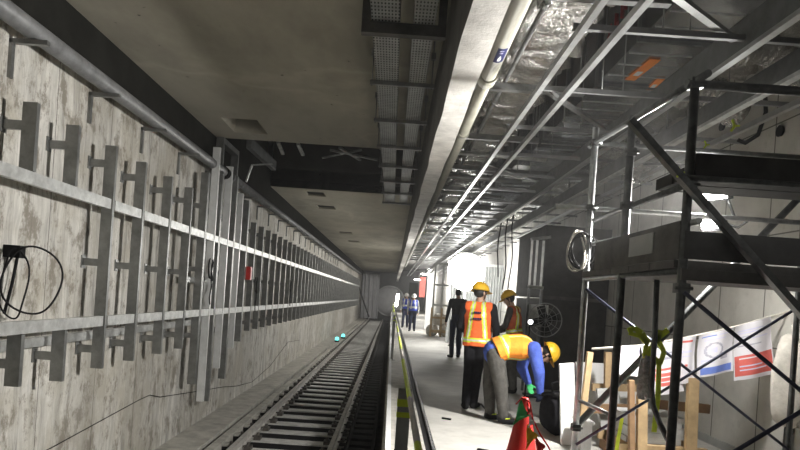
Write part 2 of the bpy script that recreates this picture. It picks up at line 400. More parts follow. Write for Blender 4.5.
obj('sleeper_shade_box', MB().box((-2.52, 5.84, -1.34), (-0.64, 6.16, -1.225)), M_black, sl)  # black box standing in for shade on the sleeper's sides
for xc in (-2.33, -0.83):
    for sgn in (-1, 1):
        f = MB(); f.box((xc+sgn*0.14-0.055, 5.9, -1.2), (xc+sgn*0.14+0.055, 6.1, -1.14)); f.tube([(xc+sgn*0.14, 6.0, -1.15), (xc+sgn*0.14, 6.0, -1.085)], 0.028, 8)
        f.bar((xc+sgn*0.14, 5.95, -1.13), (xc+sgn*0.06, 6.0, -1.15), 0.05, 0.025)
        obj('rail_fastener', f, M_fast, sl)
obj('end_block', MB().box((-2.59, 5.89, -1.17), (-2.505, 6.11, -1.12)), M_curb, sl)
obj('end_shade_box', MB().box((-2.595, 5.87, -1.34), (-2.5, 6.13, -1.15)), M_black, sl)  # black box, likewise shade below the end block
sl['label'] = 'pale concrete sleeper between the rails, first one in the foot of the photo'
for k in range(1, 82):
    y = 9.0+0.76*(k-1)
    if k < 12: lb = 'pale concrete sleeper between the rails, %s from the foot of the photo' % ords[k]
    elif k < 40: lb = 'pale concrete sleeper in the middle stretch of the track'
    else: lb = 'dim concrete sleeper in the far stretch of the track'
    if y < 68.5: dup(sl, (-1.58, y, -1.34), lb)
cb = MB(); cb.box((-0.60, YN, ZT), (-0.56, 70, -1.08)); cb.box((-0.18, YN, ZT), (-0.12, 70, -1.03))
for k in range(120): cb.box((-0.56, 3+k*0.5, ZT), (-0.18, 3+k*0.5+0.3, -1.12))
tag(obj('cable_trough', cb, M_black), 'black slotted cable trough between the track and the platform wall', 'trough')

# cyan marker lamps on the walkway kerb
mk = thing('marker_lamp', 'cyan marker lamp on the kerb, the nearer of the two', 'lamp', (-2.72, 33.6, -1.09), 'cyan kerb lamps')
obj('lamp_base', MB().box((-2.84, 33.5, -1.1), (-2.62, 33.7, -1.0)), M_black, mk)
obj('lens', MB().lathe([(0.02, 0), (0.10, 0.01), (0.10, 0.12), (0.05, 0.17)], (-2.73, 33.6, -1.0), 12), M_cyan, mk)
dup(mk, (-2.62, 36.5, -1.09), 'cyan marker lamp on the kerb, the farther of the two')

# ------------------------------------------------------------------ framing on the left wall
XF = -3.15
ya = [5.52, 6.25, 7.1, 7.95, 8.9, 9.8]
YT = [10.6, 11.15, 11.45, 12.05, 12.5, 13.0, 13.6]
YS = [14.4+0.86*i for i in range(55)]
def lrail(z, y0, y1, label, h=0.11, x1=XF-0.004, d=0.055, m=None, cuts=()):
    t = thing('wall_rail', label, 'rail', (x1, y0, z), 'horizontal rails on the left wall')
    cs = [y0]+[c for c in cuts if y0 < c < y1]+[y1]
    for i in range(len(cs)-1):
        a = cs[i]+(0.055 if i else 0); b = cs[i+1]-(0.055 if i < len(cs)-2 else 0)
        if b-a < 0.03: continue
        q = MB(); q.box((x1-0.006, a, z-h/2), (x1, b, z+h/2)); q.box((x1-d, a, z+h/2-0.006), (x1-0.006, b, z+h/2)); q.box((x1-d, a, z-h/2), (x1-0.006, b, z-h/2+0.006))
        obj('rail_length', q, m or M_galv, t)
allc = ya[2:]+YT+YS
lrail(2.27, 2.0, 62, 'long galvanised upper rail running along the left wall framing', cuts=allc)
lrail(0.98, 2.0, 62, 'long galvanised lower rail running along the left wall framing', cuts=allc)
lrail(0.80, 2.0, 11.0, 'dull rail set back against the wall below the lower rail', 0.09, XW+0.10, 0.05)
lrail(1.52, 10.05, 11.75, 'short bright rail between the tall posts at mid height', 0.09, XF-0.12)
lrail(1.36, 19.0, 20.2, 'short bright rail in the denser stretch of posts beyond the tall ones', 0.09, XF-0.12)
def channel(mb, y, z0, z1, w=0.05, d=0.125, x1=XF):
    """C section, web towards the track"""
    mb.box((x1-0.006, y-w/2, z0), (x1, y+w/2, z1)); mb.box((x1-d, y-w/2, z0), (x1-0.006, y-w/2+0.006, z1)); mb.box((x1-d, y+w/2-0.006, z0), (x1-0.006, y+w/2, z1))
    return mb
def stud(y, segs, arms, label, group='channel posts on the left wall'):
    t = thing('wall_post', label, 'post', (XF, y, segs[-1][0]), group)
    for a, b in segs: obj('channel', channel(MB(), y, a, b), M_galvd, t)
    for z in arms:
        br = obj('bracket', MB().box((XW+0.012, y-0.02, z-0.04), (XF-0.125, y+0.02, z+0.04)), M_galvd, t)
        obj('wall_plate', MB().box((XW, y-0.045, z-0.07), (XW+0.012, y+0.045, z+0.07)), M_galvd, br)
    return t
wd = ords
stud(ya[0], [(2.33, 2.92), (0.47, 0.92)], [2.72, 0.66], 'split channel post on the left wall, first from the photo edge, beside the cable coil')
stud(ya[1], [(2.33, 2.92), (0.42, 0.92)], [2.72, 0.66], 'split channel post on the left wall, second from the photo edge')
s0 = stud(ya[2], [(0.45, 2.92)], [2.72, 1.62, 0.66], 'full length channel post on left wall, first beyond the two split ones')
for k in range(3, 6): dup(s0, (XF, ya[k], 0.45), 'full length channel post on left wall, %s beyond the two split ones' % ords[k-2])
tall = [(10.6, -0.2, 3.3, M_galvd), (11.15, -0.58, 3.85, M_palegalv), (11.45, -0.62, 3.5, M_galvd), (12.05, -0.1, 3.7, M_palegalv), (12.5, -0.35, 3.6, M_galvd), (13.0, 0.2, 3.35, M_palegalv), (13.6, 0.3, 3.3, M_galvd)]
for k, (y, a, b, m) in enumerate(tall):
    t = thing('tall_wall_post', 'tall channel post reaching the grey conduit, %s of the tall group' % ords[k], 'post', (XF, y, a), 'tall posts on the left wall')
    obj('channel', channel(MB(), y, a, b, 0.06 if k % 2 else 0.1), m, t)
    for z in (0.6, 1.7, 2.75): obj('bracket', MB().box((XW, y-0.02, z-0.04), (XF-0.125, y+0.02, z+0.04)), M_galvd, t)
k = 0
s1 = None
for y in YS:
    if k < 8: lb = 'channel post on left wall, %s beyond the tall group' % ords[k]
    elif k < 24: lb = 'channel post in the middle distance of the left wall framing'
    else: lb = 'channel post in the dim far end of the left wall framing'
    if s1 is None: s1 = stud(y, [(0.48, 2.92)], [2.72, 1.62, 0.66], lb)
    else: dup(s1, (XF, y, 0.48), lb)
    k += 1
# grey conduit above the framing with its angle brackets
cp = thing('wall_conduit', 'fat grey conduit running high along the left wall', 'pipe', (-3.27, 2, 3.56))
obj('conduit', MB().tube([(-3.27, 1.5, 3.56), (-3.27, 11.9, 3.56)], 0.085, 14), M_greypipe, cp)
obj('conduit', MB().tube([(-3.27, 12.25, 3.56), (-3.27, 40, 3.56), (-3.27, 64, 3.56)], 0.085, 14), M_greypipe, cp)
obj('coupling', MB().tube([(-3.27, 11.85, 3.56), (-3.27, 12.3, 3.56)], 0.105, 14), M_black, cp)
yy = 5.55
while yy < 40:
    b = MB(); b.box((XW, yy-0.025, 3.13), (XW+0.03, yy+0.025, 3.46)); b.box((XW, yy-0.025, 3.43), (-3.12, yy+0.025, 3.47))
    obj('angle_bracket', b, M_galvd, cp); yy += 1.45
# vertical niche liner where the conduit breaks
tag(obj('niche_frame', MB().box((-3.44, 11.85, 2.9), (-3.3, 11.93, 4.2)).box((-3.44, 12.95, 2.9), (-3.3, 13.03, 4.2)).box((-3.44, 11.93, 4.1), (-3.3, 12.95, 4.2)), M_galvd), 'dim steel frame on the wall above the tall posts', 'frame')

# hanging cable coil at the left edge
cc = thing('cable_coil', 'loops of black cable hung on the left wall near the photo edge', 'cable', (-3.3, 5.6, 1.75))
def ring(mb, c, ry, rz, r, x0, n=40, tilt=0.0):
    pts = [(x0+0.03*math.sin(a*3)+tilt*math.sin(a), c[0]+ry*math.cos(a), c[1]+rz*math.sin(a)) for a in [2*math.pi*i/n for i in range(n)]]
    mb.tube(pts, r, 8, closed=True)
def loop(c, rx, ry, rz, r):
    m = MB(); m.tube([(c[0]+rx*math.cos(a), c[1]+ry*math.cos(a)+0.03*math.sin(3*a), c[2]+rz*math.sin(a)) for a in [2*math.pi*i/44 for i in range(44)]], r, 8, closed=True); return m
obj('loop', loop((-3.20, 5.69, 1.39), 0.19, 0.14, 0.30, 0.009), M_black, cc)
obj('loop', loop((-3.33, 5.64, 1.35), 0.08, 0.07, 0.31, 0.008), M_black, cc)
obj('hook_box', MB().box((XW, 5.64, 1.58), (-3.30, 5.73, 1.69)), M_black, cc)
obj('tail', MB().tube([(-3.34, 5.68, 1.60), (-3.36, 5.66, 1.35), (-3.40, 5.64, 1.08)], 0.014, 8), M_black, cc)
# thin cable trailing along the wall foot
pts = [P(40, 456, 5.95), P(53, 447, 6.1), P(95, 424, 7.0), P(139, 400, 8.3), P(160, 397, 9.0), P(200, 391, 10.6), P(222, 386, 12.4), P(252, 381, 15.2), P(275, 360, 18.2), P(288, 342, 20.4), P(300, 340, 23)]
def PW(px, py, X):
    q = P(px, py, 1.0); Y = X/q.x; return P(px, py, Y)
pts = [PW(px, py, XW+0.015) for px, py in ((30, 458), (53, 447), (95, 424), (139, 400), (150, 395), (160, 397), (200, 391), (222, 387), (237, 386), (252, 382), (270, 366), (288, 342), (300, 340))]
tag(obj('trailing_cable', MB().tube(pts, 0.006, 6), M_black), 'thin cable trailing along the foot of the left wall', 'cable')
j = thing('junction_box', 'small red box fixed to a post of the left wall framing', 'box', (XF+0.02, 13.75, 1.75))
obj('housing', MB().box((XF, 13.68, 1.62), (XF+0.09, 13.84, 1.9)), M_red, j); obj('lid', MB().box((XF+0.09, 13.7, 1.64), (XF+0.1, 13.82, 1.88)), M_red, j)
for q, (y0, z0) in enumerate(((14.6, 1.7), (10.9, 1.9), (19.6, 1.75))):
    m = MB(); m.tube([(XF+0.02, y0+0.25*t-0.1*math.sin(t*9), z0-0.35*math.sin(t*math.pi)+0.05*math.sin(t*17)) for t in [i/24 for i in range(25)]], 0.012, 6)
    m.tube([(XF+0.03, y0+0.1+0.03*math.sin(i), z0-i*0.06) for i in range(14)], 0.012, 6)
    tag(obj('loose_cable', m, M_black), ['black cable tangle beside the red box on the left wall', 'black cable drooping behind the short bright rail', 'black cable looped in the middle stretch of posts'][q], 'cable')

# dim ducts and bars up in the ceiling bay
for q, (a, b, w) in enumerate(((P(330, 150, 15.5), P(378, 160, 15.5), 0.07), (P(322, 158, 16.0), P(362, 150, 16.0), 0.06), (P(340, 148, 14.5), P(360, 160, 16.4), 0.07), (P(278, 142, 13.5), P(283, 154, 14.2), 0.07), (P(298, 144, 13.5), P(303, 155, 14.2), 0.07), (P(246, 182, 13.0), P(252, 165, 13.0), 0.05), (P(252, 165, 13.0), P(272, 164, 13.4), 0.05))):
    tag(obj('bay_strut', MB().bar(a, b, w, w*0.6), M_galv), ['pale strut low in the dark ceiling bay, the longest', 'thin strut crossing under the long one in the ceiling bay', 'slanting strut of the crossed bundle in the ceiling bay', 'short stub at the near lip of the ceiling bay, left one', 'short stub at the near lip of the ceiling bay, right one', 'upright stub of bent bar by the conduit gap', 'level arm of bent bar by the conduit gap'][q], 'strut', 'struts in the ceiling bay')
tag(obj('bay_beam', MB().bar(P(249, 143, 12.3), P(274, 166, 14.0), 0.1, 0.2), M_flange), 'dark slanting steel member in left corner of the ceiling bay', 'beam')

# ------------------------------------------------------------------ cable trays under the soffit
for nm, x0, x1, lb in (('a', -0.33, -0.09, 'perforated cable tray under the soffit, the one away from the beam'), ('b', 0.02, 0.205, 'perforated cable tray under the soffit, the one beside the beam')):
    m = MB(); z = 3.76
    m.box((x0, 1.0, z), (x1, 15.9, z+0.004)); m.box((x0, 1.0, z), (x0+0.004, 15.9, z+0.08)); m.box((x1-0.004, 1.0, z), (x1, 15.9, z+0.08))
    tag(obj('cable_tray', m, M_tray, at=(x0, 1, z)), lb, 'cable tray', 'cable trays')
hg = None
for k in range(8):
    y = 5.4+1.45*k
    if k == 0:
        t = thing('box_hanger', 'heavy dark box frame carrying the cable trays, nearest of the hangers', 'hanger', (-0.06, y, 3.7), 'tray hangers')
        m = MB(); m.box((-0.41, y-0.04, 3.66), (0.30, y+0.04, 3.755)); obj('cross_strut', m, M_plank, t)
        obj('side_post', MB().box((-0.41, y-0.04, 3.755), (-0.345, y+0.04, ZC)), M_plank, t); obj('side_post', MB().box((0.235, y-0.04, 3.755), (0.30, y+0.04, ZC)), M_plank, t)
    else:
        if hg is None:
            hg = t = thing('trapeze_hanger', '', 'hanger', (-0.06, y, 3.7), 'tray hangers')
            obj('cross_strut', MB().box((-0.39, y-0.02, 3.715), (0.30, y+0.02, 3.757)), M_galvd, t)
            for x in (-0.37, 0.27):
                r = obj('hanger_rod', MB().tube([(x, y, 3.7), (x, y, ZC)], 0.007, 6), M_galvd, t)
                obj('rod_clip', MB().box((x-0.025, y-0.025, ZC-0.2), (x+0.025, y+0.025, ZC-0.13)), M_galvd, r)
        else: t = dup(hg, (-0.06, y, 3.7), '')
        t['label'] = 'thin trapeze hanger under the cable trays, %s behind the heavy box frame' % ords[k-1]

# ------------------------------------------------------------------ services over the platform
pp = thing('drain_pipe', 'fat cream pipe running beside the concrete beam', 'pipe', (0.70, 1, 3.43))
obj('pipe_run', MB().tube([(0.70, 0.5, 3.43), (0.70, 5.6, 3.43)], 0.066, 16), M_pipe, pp)
obj('pipe_run', MB().tube([(0.70, 5.6, 3.43), (0.70, 40, 3.43)], 0.058, 16), M_pipe, pp)
obj('coupling', MB().tube([(0.70, 5.5, 3.43), (0.70, 5.66, 3.43)], 0.082, 16), M_pipe, pp)
obj('coupling', MB().tube([(0.70, 7.4, 3.43), (0.70, 7.5, 3.43)], 0.07, 16), M_pipe, pp)
lbp = MB()
def on_pipe(u, v): 
    a = math.radians(-118+u*70); return (0.70+0.0675*math.cos(a), 4.78+v*0.28, 3.43+0.0675*math.sin(a))
lbp.grid(on_pipe, 10, 4)
lab = obj('label_plate', lbp, M_label, pp)
mk_ = MB()
def on_pipe2(a0, a1, y0, y1):
    def fn(u, v):
        a = math.radians(a0+u*(a1-a0)); return (0.70+0.069*math.cos(a), y0+v*(y1-y0), 3.43+0.069*math.sin(a))
    return fn
mk_.grid(on_pipe2(-95, -75, 4.95, 5.02), 5, 2); mk_.grid(on_pipe2(-88, -80, 4.92, 4.96), 3, 2)
obj('label_mark', mk_, M_white, lab)
mk_ = MB(); mk_.grid(on_pipe2(-100, -88, 4.82, 4.83), 3, 1); mk_.grid(on_pipe2(-84, -72, 4.82, 4.83), 3, 1); mk_.grid(on_pipe2(-98, -74, 4.86, 4.87), 3, 1)
obj('label_lettering', mk_, M_plilac, lab)
sp = thing('sprinkler_pipe', 'thin grey pipe running between the cream pipe and the foil lagged duct', 'pipe', (0.97, 1, 3.66))
obj('pipe_run', MB().tube([(0.97, 1.0, 3.66), (0.97, 30, 3.66)], 0.021, 10), M_greypipe, sp)
for y in (4.6, 6.9, 9.2, 11.5): obj('union', MB().tube([(0.97, y, 3.66), (0.97, y+0.08, 3.66)], 0.03, 10), M_galvd, sp)

def foil_duct(name, x0, x1, z0, z1, y0, y1, seed, label, step=0.52):
    rr = random.Random(seed); mb = MB()
    n_y = int((y1-y0)/0.07); npf = 28
    ph = [rr.uniform(0, 6.28) for _ in range(12)]
    def fn(u, v):
        y = y0+v*(y1-y0); a = u*2*math.pi
        cxx, czz = (x0+x1)/2, (z0+z1)/2; hx, hz = (x1-x0)/2, (z1-z0)/2
        e = 0.45
        cx = math.copysign(abs(math.cos(a))**e, math.cos(a)); cz = math.copysign(abs(math.sin(a))**e, math.sin(a))
        s = (y/step) % 1.0; bulge = -0.14+0.19*math.sin(math.pi*s)**0.55
        w = 0.022*math.sin(a*5+y*7+ph[0])+0.02*math.sin(a*9-y*11+ph[1])+0.016*math.sin(y*23+a*3+ph[2])
        return (cxx+(hx+bulge*0.5+w)*cx, y+0.02*math.sin(a*4+ph[3]), czz+(hz+bulge+w)*cz)
    mb.grid(fn, npf, n_y)
    t = thing(name, label, 'duct', ((x0+x1)/2, y0, z0))
    obj('lagging', mb, M_foil, t)
    hm = MB(); y = y0+step
    while y < y1:
        for x in (x0+0.03, x1-0.03): hm.tube([(x, y, z0+0.1), (x, y, ZC2)], 0.006, 5)
        y += step*3
    obj('hanger_wire', hm, M_galvd, t)
foil_duct('foil_duct', 0.92, 1.58, 3.86, 4.2, 1.5, 34, 1, 'foil lagged duct over the platform beside the cream pipe')
foil_duct('foil_duct', 3.1, 3.72, 4.15, 4.5, 1.5, 30, 2, 'foil lagged duct high on the right wall side')
# galvanised rectangular duct
dt = thing('sheet_duct', 'rectangular galvanised air duct over the platform with orange stickers', 'duct', (2.4, 1, 3.94))
obj('duct_body', MB().box((2.08, 1.0, 3.94), (2.72, 40, 4.62)), M_duct, dt)
y = 2.165
while y < 40:
    obj('flange', MB().box((2.05, y, 3.91), (2.75, y+0.03, 4.65)), M_flange, dt); y += 1.2
for y in [1.0+0.3*k for k in range(1, 60)]: obj('stiffening_rib', MB().box((2.1, y, 3.932), (2.70, y+0.012, 3.94)), M_galv, dt)
for (xa, ya_, xb, yb_, hw) in ((2.39, 6.2, 2.36, 6.8, 0.055), (2.655, 6.7, 2.675, 7.05, 0.04)):
    st = obj('sticker', MB().bar((xa, ya_, 3.929), (xb, yb_, 3.929), hw*2, 0.004), M_sticker, dt)
    c = (Vector((xa, ya_, 3.926))*0.35+Vector((xb, yb_, 3.926))*0.65); d = (Vector((xb, yb_, 0))-Vector((xa, ya_, 0))).normalized()
    obj('sticker_window', MB().bar(c-d*0.06, c+d*0.06, hw*1.1, 0.004), M_white, st)
m = MB()       # red painted marks on the duct's side
for (ya_, za, yb_, zb) in ((6.02, 4.42, 6.12, 4.56), (6.12, 4.56, 6.17, 4.45), (6.22, 4.40, 6.221, 4.55), (6.27, 4.46, 6.37, 4.47), (6.32, 4.36, 6.321, 4.52), (6.42, 4.36, 6.54, 4.37), (6.48, 4.34, 6.481, 4.48), (6.58, 4.3, 6.66, 4.44), (6.66, 4.44, 6.72, 4.32)):
    m.bar((2.077, ya_, za), (2.077, yb_, zb), 0.004, 0.035, up=(0, 0, 1) if ya_ != yb_ else (0, 1, 0))
obj('paint_mark', m, M_redpaint, dt)
# second, darker duct further right and low
dt2 = thing('branch_duct', 'dim flat branch duct crossing high towards the right wall', 'duct', (2.3, 9, 3.75))
obj('duct_body', MB().box((1.75, 9.76, 3.6), (3.35, 10.8, 3.84)), M_duct, dt2); obj('flange', MB().box((1.72, 10.2, 3.57), (3.37, 10.26, 3.87)), M_flange, dt2)
dt3 = thing('branch_duct', 'silver flat branch duct farther down the platform ceiling', 'duct', (2.3, 13, 3.75))
obj('duct_body', MB().box((1.75, 13.66, 3.62), (3.3, 14.78, 3.84)), M_duct, dt3); obj('flange', MB().box((1.72, 14.2, 3.59), (3.33, 14.26, 3.87)), M_flange, dt3)
# flexible foil duct ends hanging over the scaffold
for q, (c, r) in enumerate(((P(733, 97, 6.4), 0.15), (P(640, 160, 8.95), 0.22), (P(802, 58, 5.3), 0.12))):
    m = MB(); pts = []; rad = []
    for i in range(34):
        t = i/33; pts.append(c+Vector((0.75*(t-0.75), 0.25*t, 0.10*math.sin(t*4)))); rad.append(r*(1.0+0.10*(i % 2)+0.06*math.sin(i*1.7)))
    m.tube(pts, rad, 16)
    tag(obj('flexible_duct', m, M_foil), ['crumpled foil flexible duct above the scaffold planks', 'crumpled foil flexible duct just above the scaffold post with hose', 'crumpled foil flexible duct under the upper right corner of the ceiling'][q], 'duct', 'foil flexible ducts')

# suspended ceiling runners and cross bars
ZR = 3.36
def runner(x, lb, h=0.05, w=0.045, y0=1.5, y1=55):
    m = MB(); m.box((x-w/2, y0, ZR-0.004), (x+w/2, y1, ZR)); m.box((x-w/2, y0, ZR), (x-w/2+0.004, y1, ZR+h)); m.box((x+w/2-0.004, y0, ZR), (x+w/2, y1, ZR+h))
    tag(obj('ceiling_runner', m, M_track, at=(x, y0, ZR)), lb, 'ceiling runner', 'long runners of the ceiling grid')
runner(1.175, 'long bright ceiling runner, nearest the concrete beam')
runner(1.435, 'long bright ceiling runner, second from the concrete beam')
runner(3.40, 'long thin ceiling runner closest to the right wall')
t = thing('channel_beam', 'deep dark channel with a bright lower lip running over the scaffold', 'beam', (2.33, 1.5, ZR))
obj('web', MB().box((2.33, 1.5, ZR), (2.342, 45, ZR+0.22)).box((2.342, 1.5, ZR+0.21), (2.45, 45, ZR+0.22)), M_flange, t)
obj('lower_lip', MB().box((2.325, 1.5, ZR-0.035), (2.38, 45, ZR)), M_track, t)
t = thing('channel_beam', 'second deep dark channel behind the scaffold diagonal', 'beam', (2.62, 1.5, ZR))
obj('web', MB().box((2.74, 1.5, ZR-0.12), (2.752, 45, ZR+0.045)), M_flange, t); obj('lower_lip', MB().box((2.735, 1.5, ZR-0.15), (2.80, 45, ZR-0.12)), M_galv, t)
cb0 = None
for k in range(30):
    y = 3.17+1.3*k
    lb = ('pale cross bar of the ceiling grid, %s from the near end' % ords[k]) if k < 12 else 'pale cross bar in the far glare of the ceiling grid'
    if cb0 is None:
        cb0 = thing('cross_bar', lb, 'cross bar', (1.15, y, ZR+0.05), 'cross bars of the ceiling grid')
        m = MB(); m.box((1.13, y-0.02, ZR+0.05), (3.8, y-0.016, ZR+0.09)); m.box((1.13, y-0.02, ZR+0.05), (3.8, y+0.02, ZR+0.054))
        obj('bar', m, M_crossbar, cb0)
        for x in (1.76, 1.95, 2.9): obj('hanger_rod', MB().tube([(x, y, ZR+0.05), (x, y, ZC2)], 0.006, 5), M_galvd, cb0)
    else: dup(cb0, (1.15, y, ZR+0.05), lb)
hb = None
for k in range(14):
    y = 4.35+1.95*k
    lb = ('dark hanger channel under the foil duct, %s from the near end' % ords[k]) if k < 10 else 'dark hanger channel under the foil duct in the far distance'
    if hb is None:
        hb = thing('hanger_channel', lb, 'hanger', (0.6, y, 3.60), 'hanger channels beside the beam')
        obj('cross_strut', MB().box((0.585, y-0.035, 3.56), (1.75, y+0.035, 3.63)), M_galvd, hb)
        obj('hanger_rod', MB().tube([(1.7, y, 3.63), (1.7, y, ZC2)], 0.008, 6), M_galvd, hb)
    else: dup(hb, (0.6, y, 3.60), lb)
for q, (a, b) in enumerate((((1.5, 3.9, ZR+0.11), (2.33, 4.6, ZR+0.11)), ((1.3, 5.95, ZR+0.11), (2.2, 7.05, ZR+0.11)), ((1.2, 9.2, ZR+0.11), (2.2, 10.2, ZR+0.11)))):
    tag(obj('grid_brace', MB().bar(a, b, 0.055, 0.03), M_galvd), 'flat diagonal brace across the ceiling grid, %s from the near end' % ords[q], 'brace', 'diagonal braces of the ceiling grid')
# small service pipes crossing the far platform ceiling
for k in range(16):
    y = 9.0+1.7*k
    tag(obj('service_pipe', MB().tube([(0.62, y, 3.55), (2.05, y+0.1, 3.55)], 0.03+0.012*(k % 2), 8), M_track if k % 2 else M_galv), ('shiny service pipe crossing the platform ceiling, %s from the near end' % ords[k]) if k < 8 else 'shiny service pipe crossing the far platform ceiling', 'pipe', 'service pipes across the ceiling')

# ------------------------------------------------------------------ guard rail at the platform edge
gp = thing('guard_post', 'grey guard post with two lime tape bands, nearest to us', 'post', (0.09, 3.0, -0.012), 'guard posts at the platform edge')
obj('post', MB().box((0.06, 2.97, -0.012), (0.12, 3.03, 1.04)), M_postgrey, gp)
obj('tape_band', MB().box((0.058, 2.968, 0.955), (0.122, 3.032, 0.99)), M_lime, gp); obj('tape_band', MB().box((0.058, 2.968, 0.905), (0.122, 3.032, 0.93)), M_lime, gp)
obj('base_plate', MB().box((0.03, 2.92, -0.012), (0.16, 3.08, 0.0)), M_galvd, gp)
for k, y in enumerate((15.0, 24.0, 33.0)): dup(gp, (0.09, y, -0.012), 'thin guard post far along the platform edge, %s behind the nearest' % ords[k])
rl = thing('guard_rail', 'long lime and white rail along the platform edge posts', 'rail', (0.10, 1.0, 1.05))
m = MB(); m.tube([(0.10, 1.0+0.8*i, 1.052) for i in range(57)], 0.011, 8)
for i in range(56*8): m.m[i] = 1 if (i//8) % 3 == 1 else 0
obj('rail_tube', m, [M_lime, M_sack], rl)
# work lantern far along the platform edge
ln = thing('work_lantern', 'small glaring work lantern beside the far platform edge', 'lamp', (0.28, 36, 0))
obj('stand', MB().tube([(0.28, 36, 0), (0.28, 36, 0.9)], 0.02, 8), M_black, ln)
obj('tube', MB().tube([(0.26, 36, 0.95), (0.33, 36, 1.65)], 0.075, 10), M_lamp, ln)

# ------------------------------------------------------------------ far end of the track
def tarp(u, v):
    return (-3.3+u*1.85, 70+0.15*math.sin(u*23)+0.08*math.sin(u*51+v*3), -1.02+v*4.85)
t = MB(); t.grid(tarp, 60, 8)
tag(obj('tarpaulin', t, M_tarp, fix=False), 'pleated grey tarpaulin closing the far end of the track', 'tarpaulin')
bh = thing('tunnel_bulkhead', 'round grey bulkhead filling the far tunnel mouth', 'bulkhead', (-0.2, 71.5, -1.1))
obj('dome', MB().lathe([(1.62, 0), (1.6, -0.1), (1.2, -0.35), (0.6, -0.48), (0.02, -0.5)], (-0.25, 71.6, 1.0), 32, axis='y'), M_tarp, bh)
obj('rim', MB().tube([(-0.25+1.66*math.cos(a), 71.5, 1.0+1.66*math.sin(a)) for a in [2*math.pi*i/40 for i in range(40)]], 0.06, 8, closed=True), M_galv, bh)
tag(obj('pull_cable', MB().tube([P(359, 287, 64), P(363, 300, 64), P(369, 317, 64)], 0.07, 6), M_black), 'black cable slanting down by the tarpaulin', 'cable')

# ------------------------------------------------------------------ far platform: partitions, frames, sacks
m = MB()
def corr(u, v): return (2.02+u*1.82, 22.4+0.04*math.sin(u*120), v*2.75)
m.grid(corr, 200, 1, smooth=True)
pt = thing('site_partition', 'white corrugated partition behind the glaring work lamp', 'partition', (2.9, 22.4, 0))
obj('sheeting', m, M_boxgrey, pt, fix=False); obj('top_rail', MB().box((2.0, 22.36, 2.75), (3.83, 22.48, 2.83)), M_galv, pt)
obj('post', MB().box((1.96, 22.36, 0), (2.02, 22.46, 2.83)), M_galv, pt)
sf = thing('stud_partition', 'open grey metal stud partition left of the work lamp', 'partition', (2.0, 27, 0))
for x in (1.75, 2.1, 2.45, 2.8): obj('stud', MB().box((x-0.04, 26.95, 0), (x+0.04, 27.05, 3.0)), M_boxgrey, sf)
for z in (1.25, 2.1, 3.0): obj('rail', MB().box((1.71, 26.94, z-0.04), (2.84, 27.06, z+0.04)), M_boxgrey, sf)
tag(obj('door_panel', MB().box((1.66, 31, 0), (2.0, 31.06, 2.75)), M_white), 'tall white door panel beyond the stud partition', 'panel')
tag(obj('hanging_banner', MB().box((1.28, 30.5, 1.55), (1.55, 30.52, 2.5)), M_pred), 'small red banner hanging beyond the blue vested workers', 'banner')
tag(obj('dark_cabinet', MB().box((1.0, 38, 0), (1.5, 38.6, 2.4)), M_dark), 'dark tall cabinet at far end of platform', 'cabinet')
tb = thing('timber_trestle', 'timber trestle holding white sacks beside the far workers', 'trestle', (2.0, 26, 0))
for x in (1.62, 2.02, 2.36): obj('upright', MB().box((x-0.04, 25.5, 0), (x+0.04, 25.58, 1.15)), M_wood, tb)
obj('rail', MB().box((1.58, 25.44, 0.16), (2.4, 25.5, 0.28)), M_wood, tb); obj('rail', MB().box((1.58, 25.44, 0.72), (2.4, 25.5, 0.80)), M_wood, tb)
def sack_mesh(c, sx, sy, sz, seed, lump=1.0):
    rr = random.Random(seed); ph = [rr.uniform(0, 6) for _ in range(6)]
    m = MB()
    def fn(u, v):
        a = u*2*math.pi; b = (v-0.5)*math.pi
        k = 1+lump*(0.10*math.sin(3*a+ph[0]+v*4)+0.07*math.sin(7*a+ph[1])*math.cos(b)+0.05*math.sin(9*v+ph[2])+(lump-1)*0.06*math.sin(9*a+v*14+ph[3]))
        cb_ = math.cos(b)**0.6 if math.cos(b) > 0 else 0; sb = math.copysign(abs(math.sin(b))**0.7, math.sin(b))
        return (c[0]+sx*k*cb_*math.cos(a), c[1]+sy*k*cb_*math.sin(a), c[2]+sz*k*sb)
    m.grid(fn, 24, 14); return m
for q, (x, y, z, s) in enumerate(((1.70, 26, 0.22, 0.23), (2.28, 26.1, 0.22, 0.24), (1.98, 26.0, 0.68, 0.28))):
    tag(obj('cement_sack', sack_mesh((x, y, z), s, 0.28, 0.22, q), M_sack), ['white sack at the foot of the timber trestle, nearer the track', 'white sack at the foot of the timber trestle, nearer the wall', 'white sack on top of the two others by the trestle'][q], 'sack', 'white sacks by the trestle')

for q, (px, Yc) in enumerate(((500, 15.2), (507, 14.6), (513, 14.9))):
    c = P(px, 230, Yc); m = MB(); m.tube([(c.x+0.03*math.sin(i*1.3+q), c.y, 3.9-i*0.3) for i in range(7+q)], 0.015, 6)
    tag(obj('hanging_cable', m, M_black), 'thin dark cable hanging from the ceiling beside the black enclosure, %s from the lamp' % ords[q], 'cable', 'cables hanging near the enclosure')
